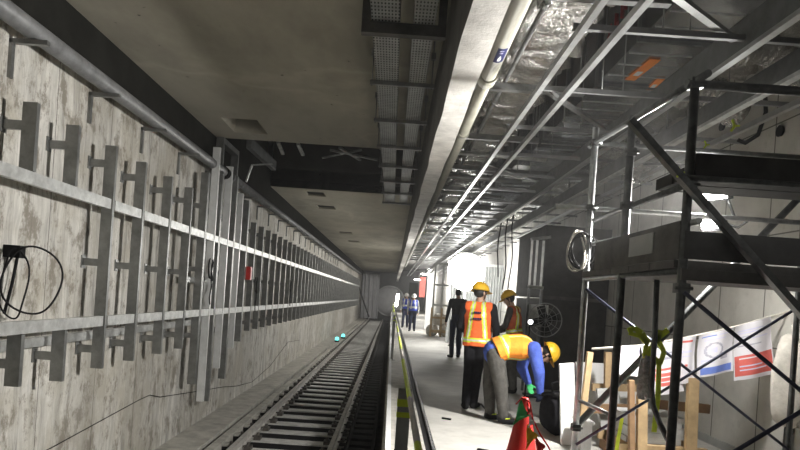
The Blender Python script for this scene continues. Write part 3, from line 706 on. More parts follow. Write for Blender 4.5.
# dark enclosure and its white door frame on the right, fan in front
bx = thing('plant_enclosure', 'big black boarded enclosure standing against the right wall', 'enclosure', (3.1, 12.4, 0))
obj('board_panel', MB().box((2.68, 11.4, 0), (3.83, 13.8, 1.62)), M_board, bx); obj('board_panel', MB().box((2.66, 11.38, 1.66), (3.83, 13.8, 2.92)), M_board, bx)
obj('joint_rail', MB().box((2.67, 11.36, 1.61), (3.83, 11.42, 1.67)), M_plank, bx); obj('top_edge', MB().box((2.64, 11.36, 2.92), (3.83, 13.8, 2.92)), M_plank, bx)
df = thing('metal_frame', 'light metal frame leaning at the corner of the black enclosure', 'frame', (2.45, 11.5, 0))
for x in (2.36, 2.46, 2.58): obj('stud', MB().bar((x, 11.1+0.4*(x-2.36), 1.80), (x, 11.1+0.4*(x-2.36), 2.62), 0.035, 0.035), M_galv, df)
obj('rail', MB().bar((2.34, 11.08, 1.80), (2.62, 11.2, 1.80), 0.05, 0.05), M_track, df); obj('rail', MB().bar((2.34, 11.08, 2.62), (2.7, 11.24, 2.7), 0.05, 0.05), M_track, df)
obj('leg', MB().bar((2.36, 11.1, 0), (2.36, 11.1, 1.80), 0.04, 0.04), M_scaf, df); obj('leg', MB().bar((2.6, 11.2, 0), (2.6, 11.2, 1.80), 0.04, 0.04), M_scaf, df)
jb = tag(obj('switch_box', MB().box((2.36, 10.85, 1.12), (2.66, 11.0, 1.5)).box((2.38, 10.84, 1.14), (2.64, 10.85, 1.48)), M_boxgrey), 'grey box standing out below the light metal frame', 'box')
fn_c = P(545, 320, 10.3); fr = 0.27
fan = thing('site_fan', 'black floor fan with round wire guard in front of the enclosure', 'fan', (fn_c.x, fn_c.y, 0))
g = MB()
for rr_ in (fr, fr*0.72, fr*0.42):
    g.tube([(fn_c.x+rr_*math.cos(a), fn_c.y, fn_c.z+rr_*math.sin(a)) for a in [2*math.pi*i/36 for i in range(36)]], 0.009 if rr_ == fr else 0.004, 6, closed=True)
for i in range(12):
    a = 2*math.pi*i/12; g.tube([(fn_c.x, fn_c.y-0.03, fn_c.z), (fn_c.x+fr*math.cos(a), fn_c.y, fn_c.z+fr*math.sin(a))], 0.004, 5)
obj('wire_guard', g, M_galvd, fan)
for i in range(4):
    a = i*math.pi/2+0.3; b_ = MB(); c0 = fn_c+Vector((0, 0.06, 0))
    b_.obox(c0+Vector((math.cos(a)*0.13, 0, math.sin(a)*0.13)), Vector((math.cos(a)*0.1, 0, math.sin(a)*0.1)), Vector((-math.sin(a)*0.06, 0.03, math.cos(a)*0.06)), Vector((0, 0.003, 0.001)))
    obj('blade', b_, M_black, fan)
obj('motor', MB().lathe([(0.02, -0.02), (0.06, 0), (0.06, 0.2), (0.03, 0.22)], fn_c, 14, axis='y'), M_black, fan)
obj('stand', MB().tube([(fn_c.x, fn_c.y+0.12, 0.02), (fn_c.x, fn_c.y+0.12, fn_c.z)], 0.025, 8).box((fn_c.x-0.22, fn_c.y-0.05, 0), (fn_c.x+0.22, fn_c.y+0.3, 0.03)), M_black, fan)
tl = P(530.5, 322, 10.0)
t = thing('hand_lamp', 'small bright round lamp in front of the floor fan', 'lamp', (tl.x, tl.y, tl.z))
obj('lens', MB().lathe([(0.005, -0.02), (0.035, -0.015), (0.04, 0.0)], tl, 14, axis='y'), M_led, t)
obj('housing', MB().lathe([(0.045, 0.0), (0.045, 0.05), (0.02, 0.09)], tl, 14, axis='y').tube([(tl.x, tl.y+0.05, tl.z), (tl.x, tl.y+0.05, 0)], 0.012, 6), M_black, t)

# work lamp on a mast; its glowing sphere is sized to the lens glare
bl = Vector((2.32, 20.5, 2.42))
t = thing('work_lamp', 'glaring white work lamp, its glare shaped as a sphere, on a mast at mid platform', 'lamp', (bl.x, bl.y, 0))
obj('glare_sphere', MB().lathe([(0.60*math.sin(a)+0.001, -0.6*math.cos(a)) for a in [math.pi*i/16 for i in range(17)]], bl, 28), M_glare, t)
obj('mast', MB().tube([(bl.x, bl.y, 0.05), (bl.x, bl.y, bl.z-0.59)], 0.03, 8), M_galvd, t)
for i in range(3):
    a = i*2.1+0.4; obj('leg', MB().tube([(bl.x, bl.y, 0.5), (bl.x+0.5*math.cos(a), bl.y+0.5*math.sin(a), 0.0)], 0.018, 8), M_galvd, t)

# ------------------------------------------------------------------ scaffold tower
XA, XE = 1.62, 3.42; YA, YC, YB = 3.6, 4.55, 5.4
sc = thing('scaffold_tower', 'dark tubular scaffold tower with planked decks on the right', 'scaffold', (XA, YA, 0))
def post(x, y, z1, r=0.0243, m=M_scaf):
    p = obj('post', MB().tube([(x, y, 0.02), (x, y, z1)], r, 12), m, sc)
    obj('base_jack', MB().box((x-0.07, y-0.07, 0), (x+0.07, y+0.07, 0.02)), M_scaf, p)
    return p
post(XA, YA, 2.8, 0.026); post(XA, YB, 3.0, 0.028, M_scafl); post(XA, YC, 2.86, 0.028, M_scaf); post(XE, YB, 2.9); post(XE, YA, 2.8)
def led(a, b, r=0.021, nm='ledger', m=M_scaf): obj(nm, MB().tube([a, b], r, 10), m, sc)
led((XA-0.05, YA, 2.77), (XE+0.1, YA, 2.77), 0.026); led((XA-0.3, YB, 2.32), (XE+0.2, YB, 2.32), m=M_scafl)
led((XA-0.05, YB, 2.87), (XE+0.1, YB, 2.87)); led((XA, YA-0.15, 2.78), (XA, YB+0.15, 2.88)); led((XA+0.03, YA, 2.22), (XA+0.03, YB, 2.22))
led((XA+0.03, YA-0.1, 1.99), (XA+0.03, YB+0.1, 2.02), 0.018, m=M_scafl); led((XA, YA, 1.72), (XA, YB, 1.72)); led(P(578, 400, YB), P(609, 414, 5.0), 0.016, m=M_scafl)
led((XA-0.05, YA-0.04, 2.235), (XE+0.1, YA-0.04, 2.235), 0.016); led((XE, YA, 2.3), (XE, YB, 2.3))
br = 0.0125
led((XA, YB-0.02, CAMZ+0.18), (XE, YB-0.02, 0.4), br, 'cross_brace', M_brace); led((XA, YB-0.04, 0.33), (XE, YB-0.04, CAMZ+0.16), br, 'cross_brace', M_brace)
led((XA, YA-0.03, CAMZ+0.14), (XE, YA-0.03, 0.28), br, 'cross_brace', M_brace); led((XA, YA-0.05, 0.5), (XE, YA-0.05, CAMZ+0.3), br, 'cross_brace', M_brace)
led((XA, YB+0.05, CAMZ-1.01), (XE, YB+0.05, CAMZ+1.10), 0.03, 'raking_tube', M_scaf)
a = P(630, 120, 3.5); b = P(800, 312, 3.5); b2 = a+(b-a)*2.2
obj('raking_tube', MB().bar(a, b2, 0.035, 0.055, up=(0, 1, 0)), M_scaf, sc)
# inner bent leg of the walk-through frame
led_p = [P(657, 276, 5.0), P(655, 330, 5.0), P(651.5, 388, 5.0), P(653, 405, 5.0), P(660, 424, 4.9), P(668, 440, 4.8)]
obj('bent_leg', MB().tube(led_p, 0.022, 10), M_scaf, sc)
# decks: planks and toe boards
def planks(z, x0, x1, y0, y1, n, th=0.045):
    w = (y1-y0)/n
    for i in range(n): obj('plank', MB().box((x0, y0+i*w+0.004, z), (x1, y0+(i+1)*w-0.004, z+th)), M_plank, sc)
planks(1.735, XA-0.04, XE+0.3, YA+0.02, YB-0.02, 5)
obj('toe_board', MB().box((XA-0.03, YA, 1.785), (XA-0.005, YB-0.3, 2.0)), M_plank, sc)
obj('toe_board', MB().box((XA-0.01, YA-0.03, 1.785), (XE+0.3, YA-0.005, 1.94)), M_board, sc)
obj('toe_board_patch', MB().box((XA-0.036, YA+0.35, 1.84), (XA-0.03, YA+0.75, 1.97)), M_boxgrey, sc)
obj('deck_edge_beam', MB().box((XA-0.02, YA-0.035, 1.665), (XE+0.3, YA, 1.73)), M_plank, sc)
for i in range(2): obj('plank', MB().box((XA+0.03, YA+0.03+i*0.26, 2.26), (XE+0.3, YA+0.27+i*0.26, 2.33)), M_board, sc)
obj('guard_board', MB().box((XA+0.03, YA-0.02, 2.235), (XE+0.3, YA+0.02, 2.38)), M_board, sc)
for (x, y, z) in ((XA, YA, 2.77), (XA, YA, 2.2), (XA, YB, 2.32), (XA, YB, 2.87), (XA, YC, 2.22), (XA, YB, 0.47), (XA, YC, 2.6), (XA, YA, 1.62)):
    obj('coupler', MB().box((x-0.034, y-0.038, z-0.028), (x+0.034, y+0.034, z+0.028)).tube([(x-0.05, y-0.03, z), (x+0.05, y-0.03, z)], 0.011, 8), M_scaf, sc)
for q, (px, py, s) in enumerate(((677, 177, 0.8), (731, 131, 0.95), (704, 148, 0.6))):
    c = P(px, py, 3.62 if q != 0 else 3.48)
    m = MB(); m.tube([c, c+Vector((0.02*s, 0, 0.03*s)), c+Vector((0.01*s, 0.01, 0.07*s))], 0.008*s, 6); m.tube([c+Vector((0.01*s, 0, 0.03*s)), c+Vector((0.05*s, 0, 0.035*s))], 0.006*s, 6)
    tag(obj('lime_tie', m, M_lime), ['lime tie knotted on the scaffold raking tube', 'lime tag hanging above the upper scaffold planks', 'lime tie lying on the upper scaffold planks'][q], 'tie', 'lime ties on the scaffold')
# coil of hose hung on the far corner post
h = thing('hose_coil', 'pale cable coil hung on the scaffold corner post', 'cable', (XA-0.06, YB-0.05, 1.85))
for i in range(5):
    m = MB(); c = P(576+i*2.2, 251, 5.35); ring_pts = [(c.x+(0.07+0.012*i)*math.cos(a), c.y+0.04*math.sin(2*a+i), c.z+(0.17-0.01*i)*math.sin(a)) for a in [2*math.pi*k/30 for k in range(30)]]
    m.tube(ring_pts, 0.008, 6, closed=True); obj('loop', m, M_sack if i < 2 else M_black, h)
# round anchor plugs on right wall high up
for q, (px, py) in enumerate(((722, 126), (780, 131))):
    c = P(px, py, 6.1); 
    k_ = (XR-0.02)/c.x
    c = P(px, py, 6.1*k_)
    tag(obj('wall_plug', MB().lathe([(0.06, 0), (0.05, 0.03)], (XR-0.03, c.y, c.z), 14, axis='x'), M_black), ['black round plug high on the right wall, nearer the lamps', 'black round plug high on the right wall by the photo edge'][q], 'plug', 'plugs on the right wall')
tag(obj('wall_hose', MB().tube([P(765, 90, 6.2), P(766, 112, 6.2), P(758, 135, 6.2), P(745, 143, 6.2), P(738, 140, 6.2)], 0.02, 8), M_black), 'black hose curving down in front of right wall above the planks', 'hose')

# scaffold work lamps
lamps = []
for q, (px, py, Y, w) in enumerate(((714, 192, 5.62, 0.115), (712, 224, 5.62, 0.085))):
    c = P(px, py, Y); lamps.append(c)
    t = thing('flood_lamp', ['bright flood lamp above the scaffold deck, the upper of two', 'bright flood lamp above the scaffold deck, the lower of two'][q], 'lamp', c, 'scaffold flood lamps')
    d = Vector((-0.8, -0.5, -0.25)).normalized(); sd = d.cross(Vector((0, 0, 1))).normalized(); up = sd.cross(d)
    obj('glass', MB().obox(c+d*0.015, sd*w, up*w*(0.55-0.1*q), d*0.012), M_lamp, t)
    obj('housing', MB().obox(c-d*0.035, sd*(w+0.015), up*(w*0.55+0.015), d*0.035), M_black, t)
    obj('bracket', MB().tube([c-d*0.07, c-d*0.14, Vector((c.x+0.1+0.12*q, YB+0.2, c.z-0.02)), Vector((c.x+0.1+0.12*q, YB+0.03, 2.32))], 0.012, 8), M_scaf, t)

# ------------------------------------------------------------------ banners, harness, sack behind the scaffold
rope = [P(592, 349, 6.2), P(640, 346, 6.2), P(690, 337, 6.2), P(735, 327, 6.2), P(790, 311, 6.2), P(806, 306, 6.2)]
tag(obj('banner_rope', MB().tube(rope, 0.012, 8), M_sack), 'pale rope strung behind the scaffold holding up the posters', 'rope')
def poster(cs, label, cells, name='poster'):
    """cs: four image corners tl,tr,br,bl; the sheet hangs at 6.2 m; cells (u0,v0,u1,v1,mat)"""
    mats = [M_paper, M_pblue, M_pred, M_pgrey, M_plilac]
    q = [P(x, y, 6.17) for x, y in cs]
    m = MB()
    def fn(u, v):
        p = (q[0]*(1-u)+q[1]*u)*(1-v)+(q[3]*(1-u)+q[2]*u)*v
        return p+Vector((0, 0.018*math.sin(u*7+v*2)+0.012*math.sin(v*5), 0))
    def mf(u, v):
        for (a, b, c, d, mi) in cells:
            if a < u < c and b < v < d: return mi
        return 0
    m.grid(fn, 36, 44, mf=mf)
    tag(obj(name, m, mats, fix=False), label, 'poster', 'posters on the rope')
poster([(617, 348), (641, 346), (640, 377), (616, 374)], 'plain white sheet on the rope behind the left scaffold posts', [(0.9, 0.1, 0.97, 0.3, 4)])
poster([(641, 346), (678, 340), (684, 391), (652, 396)], 'white and red poster partly hidden behind the front scaffold post', [(0.1, 0.08, 0.18, 0.28, 1), (0.22, 0.08, 0.27, 0.28, 1), (0.15, 0.5, 0.95, 0.54, 2), (0.2, 0.6, 0.92, 0.66, 2), (0.2, 0.69, 0.92, 0.75, 2), (0.2, 0.78, 0.92, 0.84, 2), (0.4, 0.2, 0.9, 0.23, 3), (0.4, 0.3, 0.8, 0.33, 3)])
poster([(676, 339), (697, 336), (694, 381), (680, 384)], 'narrow pale poster with reddish heading, right beside the front scaffold post', [(0.1, 0.06, 0.8, 0.11, 2), (0.2, 0.3, 0.8, 0.33, 4), (0.2, 0.4, 0.7, 0.43, 4), (0.35, 0.6, 0.5, 0.64, 2)])
lines = [(0.1, 0.06, 0.5, 0.09, 1), (0.55, 0.06, 0.9, 0.09, 4), (0.08, 0.8, 0.95, 0.95, 1), (0.2, 0.845, 0.4, 0.87, 0), (0.45, 0.845, 0.6, 0.87, 0), (0.65, 0.845, 0.85, 0.87, 0), (0.2, 0.90, 0.7, 0.915, 4)]
for i in range(26):
    a_ = 2*math.pi*i/26; cu, cv = 0.45+0.22*math.cos(a_), 0.42+0.16*math.sin(a_); lines.append((cu-0.03, cv-0.02, cu+0.03, cv+0.02, 3))
lines += [(0.36, 0.36, 0.54, 0.48, 4), (0.62, 0.52, 0.82, 0.66, 3), (0.66, 0.56, 0.78, 0.62, 0), (0.12, 0.62, 0.5, 0.65, 4), (0.12, 0.68, 0.45, 0.71, 4), (0.2, 0.16, 0.75, 0.18, 4)]
poster([(699, 336), (735, 327), (733, 371), (697, 378)], 'white poster with blue foot band and grey drawing', lines)
lines = [(0.12, 0.06+0.055*i, 0.12+(0.76, 0.62, 0.7, 0.5, 0.78, 0.66, 0.58, 0.72)[i], 0.075+0.055*i, 4 if i % 3 else 3) for i in range(8)]
lines += [(0.04, 0.56, 0.96, 0.93, 2), (0.15, 0.62, 0.6, 0.64, 0), (0.15, 0.70, 0.85, 0.715, 4), (0.15, 0.76, 0.7, 0.775, 4), (0.15, 0.82, 0.8, 0.835, 4)][::-1]
poster([(735, 327), (772, 316), (775, 374), (734, 381)], 'white poster with broad red panel, last on the rope before the sack', lines)
hs = thing('safety_harness', 'lime strapped safety harness with grey net bag hung on the scaffold', 'harness', P(650, 335, 5.15))
def strap(pts, w=0.045): 
    m = MB()
    for a, b in zip(pts, pts[1:]): m.bar(a, b, w, 0.008, up=(0, 1, 0))
    obj('strap', m, M_lime, hs)
Yh = 5.2
strap([P(628, 331, Yh), P(634, 328, Yh), P(642, 333, Yh), P(648, 343, Yh)]); strap([P(629, 333, Yh), P(640, 336, Yh), P(648, 345, Yh)], 0.035)
strap([P(668, 330, Yh), P(660, 336, Yh), P(652, 346, Yh), P(649, 358, Yh)]); strap([P(660, 330, Yh), P(658, 340, Yh), P(664, 352, Yh), P(660, 364, Yh)], 0.04)
strap([P(646, 345, Yh), P(645, 356, Yh), P(652, 366, Yh), P(658, 358, Yh)], 0.04); strap([P(659, 362, Yh), P(658, 396, Yh), P(654, 432, Yh)], 0.04); strap([P(622, 418, 5.6), P(618, 440, 5.6), P(616, 455, 5.6)], 0.03)
bgc = P(645, 378, Yh); obj('net_bag', sack_mesh(bgc, 0.055, 0.05, 0.17, 5), M_mesh, hs)
sk = thing('hanging_sack', 'bulging white woven sack hung at the right edge of the photo', 'sack', P(795, 380, 5.9))
obj('bag', sack_mesh(P(799, 384, 5.9), 0.23, 0.18, 0.36, 11, 1.6), M_sack, sk)
obj('neck', MB().tube([P(797, 352, 5.9), P(798, 340, 5.9), P(799, 326, 5.85)], [0.09, 0.04, 0.06], 10), M_sack, sk)
tag(obj('prop_pole', MB().tube([P(785, 470, 6.0), P(787, 440, 6.0), P(789, 420, 6.0)], 0.035, 8).tube([P(787, 438, 6.0), P(798, 425, 6.0)], 0.02, 8), M_scaf), 'dark forked prop below the hanging white sack', 'prop')

# ------------------------------------------------------------------ timber and boards stacked behind the scaffold
def upright(pa, pb, Y, w, m, label, cat='timber', name='timber_post', d=0.06):
    a, b = P(*pa, Y), P(*pb, Y)
    if b.z < 0.0:
        t_ = (a.z-0.0)/(a.z-b.z); b = a+(b-a)*t_
    tag(obj(name, MB().bar(a, b, w, d, up=(0, 1, 0)), m, at=tuple(b)), label, cat, 'timbers behind the scaffold')
upright((608, 352), (606, 480), 7.2, 0.07, M_wood, 'short timber post seen between the two left scaffold posts')
upright((590, 352), (575, 480), 6.9, 0.06, M_wood, 'slanting timber at the left end of the stacked boards')
upright((642, 395), (641, 520), 6.16, 0.09, M_wood, 'broad timber post below the net bag')
upright((693, 378), (688, 520), 6.16, 0.10, M_wood, 'broad timber post right of the front scaffold post')
upright((631, 380), (632, 520), 6.17, 0.05, M_wooddark, 'narrow timber strip just left of the post below the net bag')
tag(obj('timber_rail', MB().bar(P(566, 408, 7.0), P(640, 409, 7.0), 0.05, 0.1, up=(0, 0, 1)), M_wooddark), 'dark timber rail across the left part of the stack', 'timber', 'timbers behind the scaffold')
tag(obj('timber_rail', MB().bar(P(655, 404, 6.5), P(709, 409, 6.5), 0.05, 0.09, up=(0, 0, 1)), M_wooddark), 'dark timber rail crossing behind the right broad post', 'timber', 'timbers behind the scaffold')
tag(obj('timber_rail', MB().bar(P(592, 387, 7.3), P(640, 388, 7.3), 0.05, 0.08, up=(0, 0, 1)), M_wood), 'pale timber rail behind the short post', 'timber', 'timbers behind the scaffold')
pl = thing('timber_crate', 'open timber crate holding grey stone slabs', 'crate', (2.4, 6.4, 0))
p0, p1 = P(622, 440, 6.25), P(704, 440, 6.25)
for ya_ in (6.22, 6.55, 6.85): obj('cross_board', MB().box((p0.x-0.03, ya_, 0.10), (p1.x+0.03, ya_+0.06, 0.19)), M_wood, pl)
for xa_ in (p0.x, (p0.x+p1.x)/2, p1.x-0.1): obj('runner_board', MB().box((xa_, 6.24, 0.0), (xa_+0.1, 6.9, 0.10)), M_wooddark, pl)
zt = 0.192
for i in range(5):
    th = 0.05; w_ = 0.36+0.02*((i*7) % 3)
    tag(obj('stone_slab', MB().box((p0.x+0.06+0.02*(i % 2), 6.3, zt), (p0.x+0.06+w_*1.5, 6.80, zt+th)), M_tile), 'stone slab in the timber crate, %s from the bottom' % ords[i], 'slab', 'slabs in the crate'); zt += th+0.004
def sheet(cs, Y, th, m, label, lean=0.12):
    q = [P(x, y, Y) for x, y in cs]
    zlow = min(q[2].z, q[3].z)
    for i in (2, 3): 
        if q[i].z < 0 or True: q[i] = Vector((q[i].x, q[i].y-lean, max(q[i].z, 0.002)))
    v = q+[p+Vector((0, th, 0)) for p in q]
    m_ = MB().add(v, [(0, 1, 2, 3), (7, 6, 5, 4), (0, 4, 5, 1), (1, 5, 6, 2), (2, 6, 7, 3), (3, 7, 4, 0)])
    tag(obj('leaning_board', m_, m), label, 'board', 'boards leaning behind the scaffold')
sheet([(560, 364), (574, 363), (570, 480), (556, 480)], 7.0, 0.05, M_white, 'narrow white board at the left end of the stack')
sheet([(576, 362), (612, 364), (610, 480), (572, 480)], 7.6, 0.04, M_white, 'wide white board behind the slanting timber')
sheet([(597, 389), (618, 388), (618, 480), (597, 480)], 7.1, 0.05, M_tile, 'grey stone board standing in the middle of the stack')
sheet([(618, 385), (640, 386), (640, 480), (618, 480)], 7.55, 0.05, M_white, 'white board glimpsed between middle scaffold posts')
# skid of boards low at left
tag(obj('step_crate', MB().box((2.02, 6.5, 0), (2.12, 6.8, 0.30)).box((2.0, 6.48, 0.30), (2.14, 6.82, 0.33)), M_tile), 'narrow low crate beside the dark bag', 'crate')

# bag being lifted by the bending worker
bgp = Vector((2.05, 7.45, 0.0))
t = thing('tool_bag', 'black tool bag being filled by the bending worker', 'bag', bgp)
obj('bag_body', sack_mesh((2.05, 7.45, 0.24), 0.23, 0.2, 0.24, 21), M_blackcloth, t)
obj('rim', MB().tube([(2.02+0.19*math.cos(a), 7.45+0.15*math.sin(a), 0.45+0.03*math.sin(2*a)) for a in [2*math.pi*i/24 for i in range(24)]], 0.02, 8, closed=True), M_black, t)
obj('handle', MB().tube([(1.92, 7.38, 0.45), (1.9, 7.34, 0.60), (2.0, 7.32, 0.64), (2.1, 7.36, 0.6), (2.14, 7.4, 0.45)], 0.012, 8), M_black, t)
tag(obj('grip_tool', MB().tube([P(481, 404, 8.62), P(490, 414, 8.3)], 0.012, 6), M_black), 'thin black rod lying by the bending worker\'s boots', 'rod')
for q, (x, y) in enumerate(((0.95, 6.35), (0.72, 7.9), (0.9, 5.6))):
    tag(obj('floor_scrap', MB().bar((x, y, 0.012), (x+0.1, y-0.06, 0.014), 0.03, 0.02), M_black), ['dark scrap lying on the bright floor by the cone', 'dark scrap on the floor behind the guard post', 'tiny dark scrap on the floor nearest to us'][q], 'scrap', 'scraps on the platform floor')

# traffic cone with pennant string
cn = Vector((1.135, 5.2, 0))
t = thing('traffic_cone', 'red traffic cone in the foreground draped with coloured pennants', 'cone', cn)
obj('cone_body', MB().lathe([(0.20, 0.04), (0.165, 0.06), (0.035, 0.70), (0.025, 0.72)], cn, 28), M_red, t)
obj('base_plate', MB().box((cn.x-0.2, cn.y-0.2, 0), (cn.x+0.2, cn.y+0.2, 0.04)), M_red, t)
def pennant(cs, Y0, m, label, parent=None):
    q = [P(x, y, Y) for (x, y, Y) in cs]; mb = MB()
    def fn(u, v):
        p = (q[0]*(1-u)+q[1]*u)*(1-v)+q[2]*v
        return p+Vector((0, 0.015*math.sin(v*6+u*5), 0.006*math.sin(u*9)))
    mb.grid(fn, 10, 14); o = obj('pennant', mb, m, parent, fix=False); return o
ps = thing('pennant_string', 'string of green, yellow and red pennants looped over the traffic cone', 'bunting', cn+Vector((0, 0, 0.7)))
rp = [P(516, 404, 5.05), P(522, 398, 5.0), P(530, 402, 4.98), P(533, 420, 4.95), P(540, 434, 4.95), P(548, 446, 4.95), P(554, 458, 4.95)]
obj('cord', MB().tube(rp, 0.007, 6), M_red, ps)
pennant([(521, 399, 5.0), (529, 416, 4.97), (513, 425, 5.0)], 5, M_green, '', ps)
pennant([(527, 424, 4.95), (538, 436, 4.95), (526, 449, 4.95)], 5, M_yellow, '', ps)
pennant([(535, 436, 4.94), (545, 446, 4.94), (538, 462, 4.94)], 5, M_red, '', ps)
pennant([(527, 401, 4.96), (532, 412, 4.95), (527, 415, 4.95)], 5, M_red, '', ps)
pennant([(530, 410, 4.95), (534, 424, 4.95), (528, 428, 4.95)], 5, M_white, '', ps)

# ------------------------------------------------------------------ people
def caps(mb, p0, p1, r0, r1, ref=None, sx=1.0, sy=1.0, n=14, flat0=False, flat1=False):
    p0 = Vector(p0); p1 = Vector(p1); d = p1-p0; L = d.length
    d = d/L if L > 1e-6 else Vector((0, 0, 1))
    a = Vector(ref) if ref is not None else (Vector((1, 0, 0)) if abs(d.x) < 0.9 else Vector((0, 1, 0)))
    a = (a-d*a.dot(d)).normalized(); b = d.cross(a)
    rings = []
    K = 4
    if flat0: rings.append((p0, r0))
    else:
        for i in range(K):
            an = math.pi/2*(1-i/K); rings.append((p0-d*r0*math.sin(an), max(r0*math.cos(an), 0.001)))
        rings.append((p0, r0))
    rings.append((p1, r1))
    if not flat1:
        for i in range(1, K+1):
            an = math.pi/2*i/K; rings.append((p1+d*r1*math.sin(an), max(r1*math.cos(an), 0.001)))
    bs = len(mb.v)
    for c, r in rings:
        for k in range(n):
            t = 2*math.pi*k/n; mb.v.append(c+a*(r*sx*math.cos(t))+b*(r*sy*math.sin(t)))
    for i in range(len(rings)-1):
        for k in range(n):
            l = (k+1) % n; mb.f.append([bs+i*n+k, bs+i*n+l, bs+(i+1)*n+l, bs+(i+1)*n+k]); mb.m.append(0); mb.sm.append(True)
    mb.f.append([bs+k for k in range(n)][::-1]); mb.m.append(0); mb.sm.append(True)
    mb.f.append([bs+(len(rings)-1)*n+k for k in range(n)]); mb.m.append(0); mb.sm.append(True)

def seg_d(p, a, b):
    ab = b-a; L2 = ab.length_squared
    t = 0 if L2 < 1e-9 else max(0, min(1, (p-a).dot(ab)/L2))
    return (p-(a+ab*t)).length, t
def remeshed(name, segs, voxel, smooth, mats, pick, parent):
    mb = MB()
    for s in segs: caps(mb, s['a'], s['b'], s['r0'], s['r1'], s.get('ref'), s.get('sx', 1), s.get('sy', 1), flat0=s.get('f0', False), flat1=s.get('f1', False))
    me = bpy.data.meshes.new('tmp'); me.from_pydata(mb.v, [], mb.f)
    bm = bmesh.new(); bm.from_mesh(me); bmesh.ops.recalc_face_normals(bm, faces=bm.faces[:]); bm.to_mesh(me); bm.free()
    o = bpy.data.objects.new('tmp', me); C.objects.link(o)
    md = o.modifiers.new('r', 'REMESH'); md.mode = 'VOXEL'; md.voxel_size = voxel
    sm = o.modifiers.new('s', 'SMOOTH'); sm.iterations = smooth; sm.factor = 0.5
    dg = bpy.context.evaluated_depsgraph_get(); dg.update()
    m2 = bpy.data.meshes.new_from_object(o.evaluated_get(dg))
    bpy.data.objects.remove(o); bpy.data.meshes.remove(me)
    m2.name = name
    for m in mats: m2.materials.append(m)
    for p in m2.polygons: p.material_index = pick(p.center); p.use_smooth = True
    ob = bpy.data.objects.new(name, m2); C.objects.link(ob); ob.parent = parent
    return ob

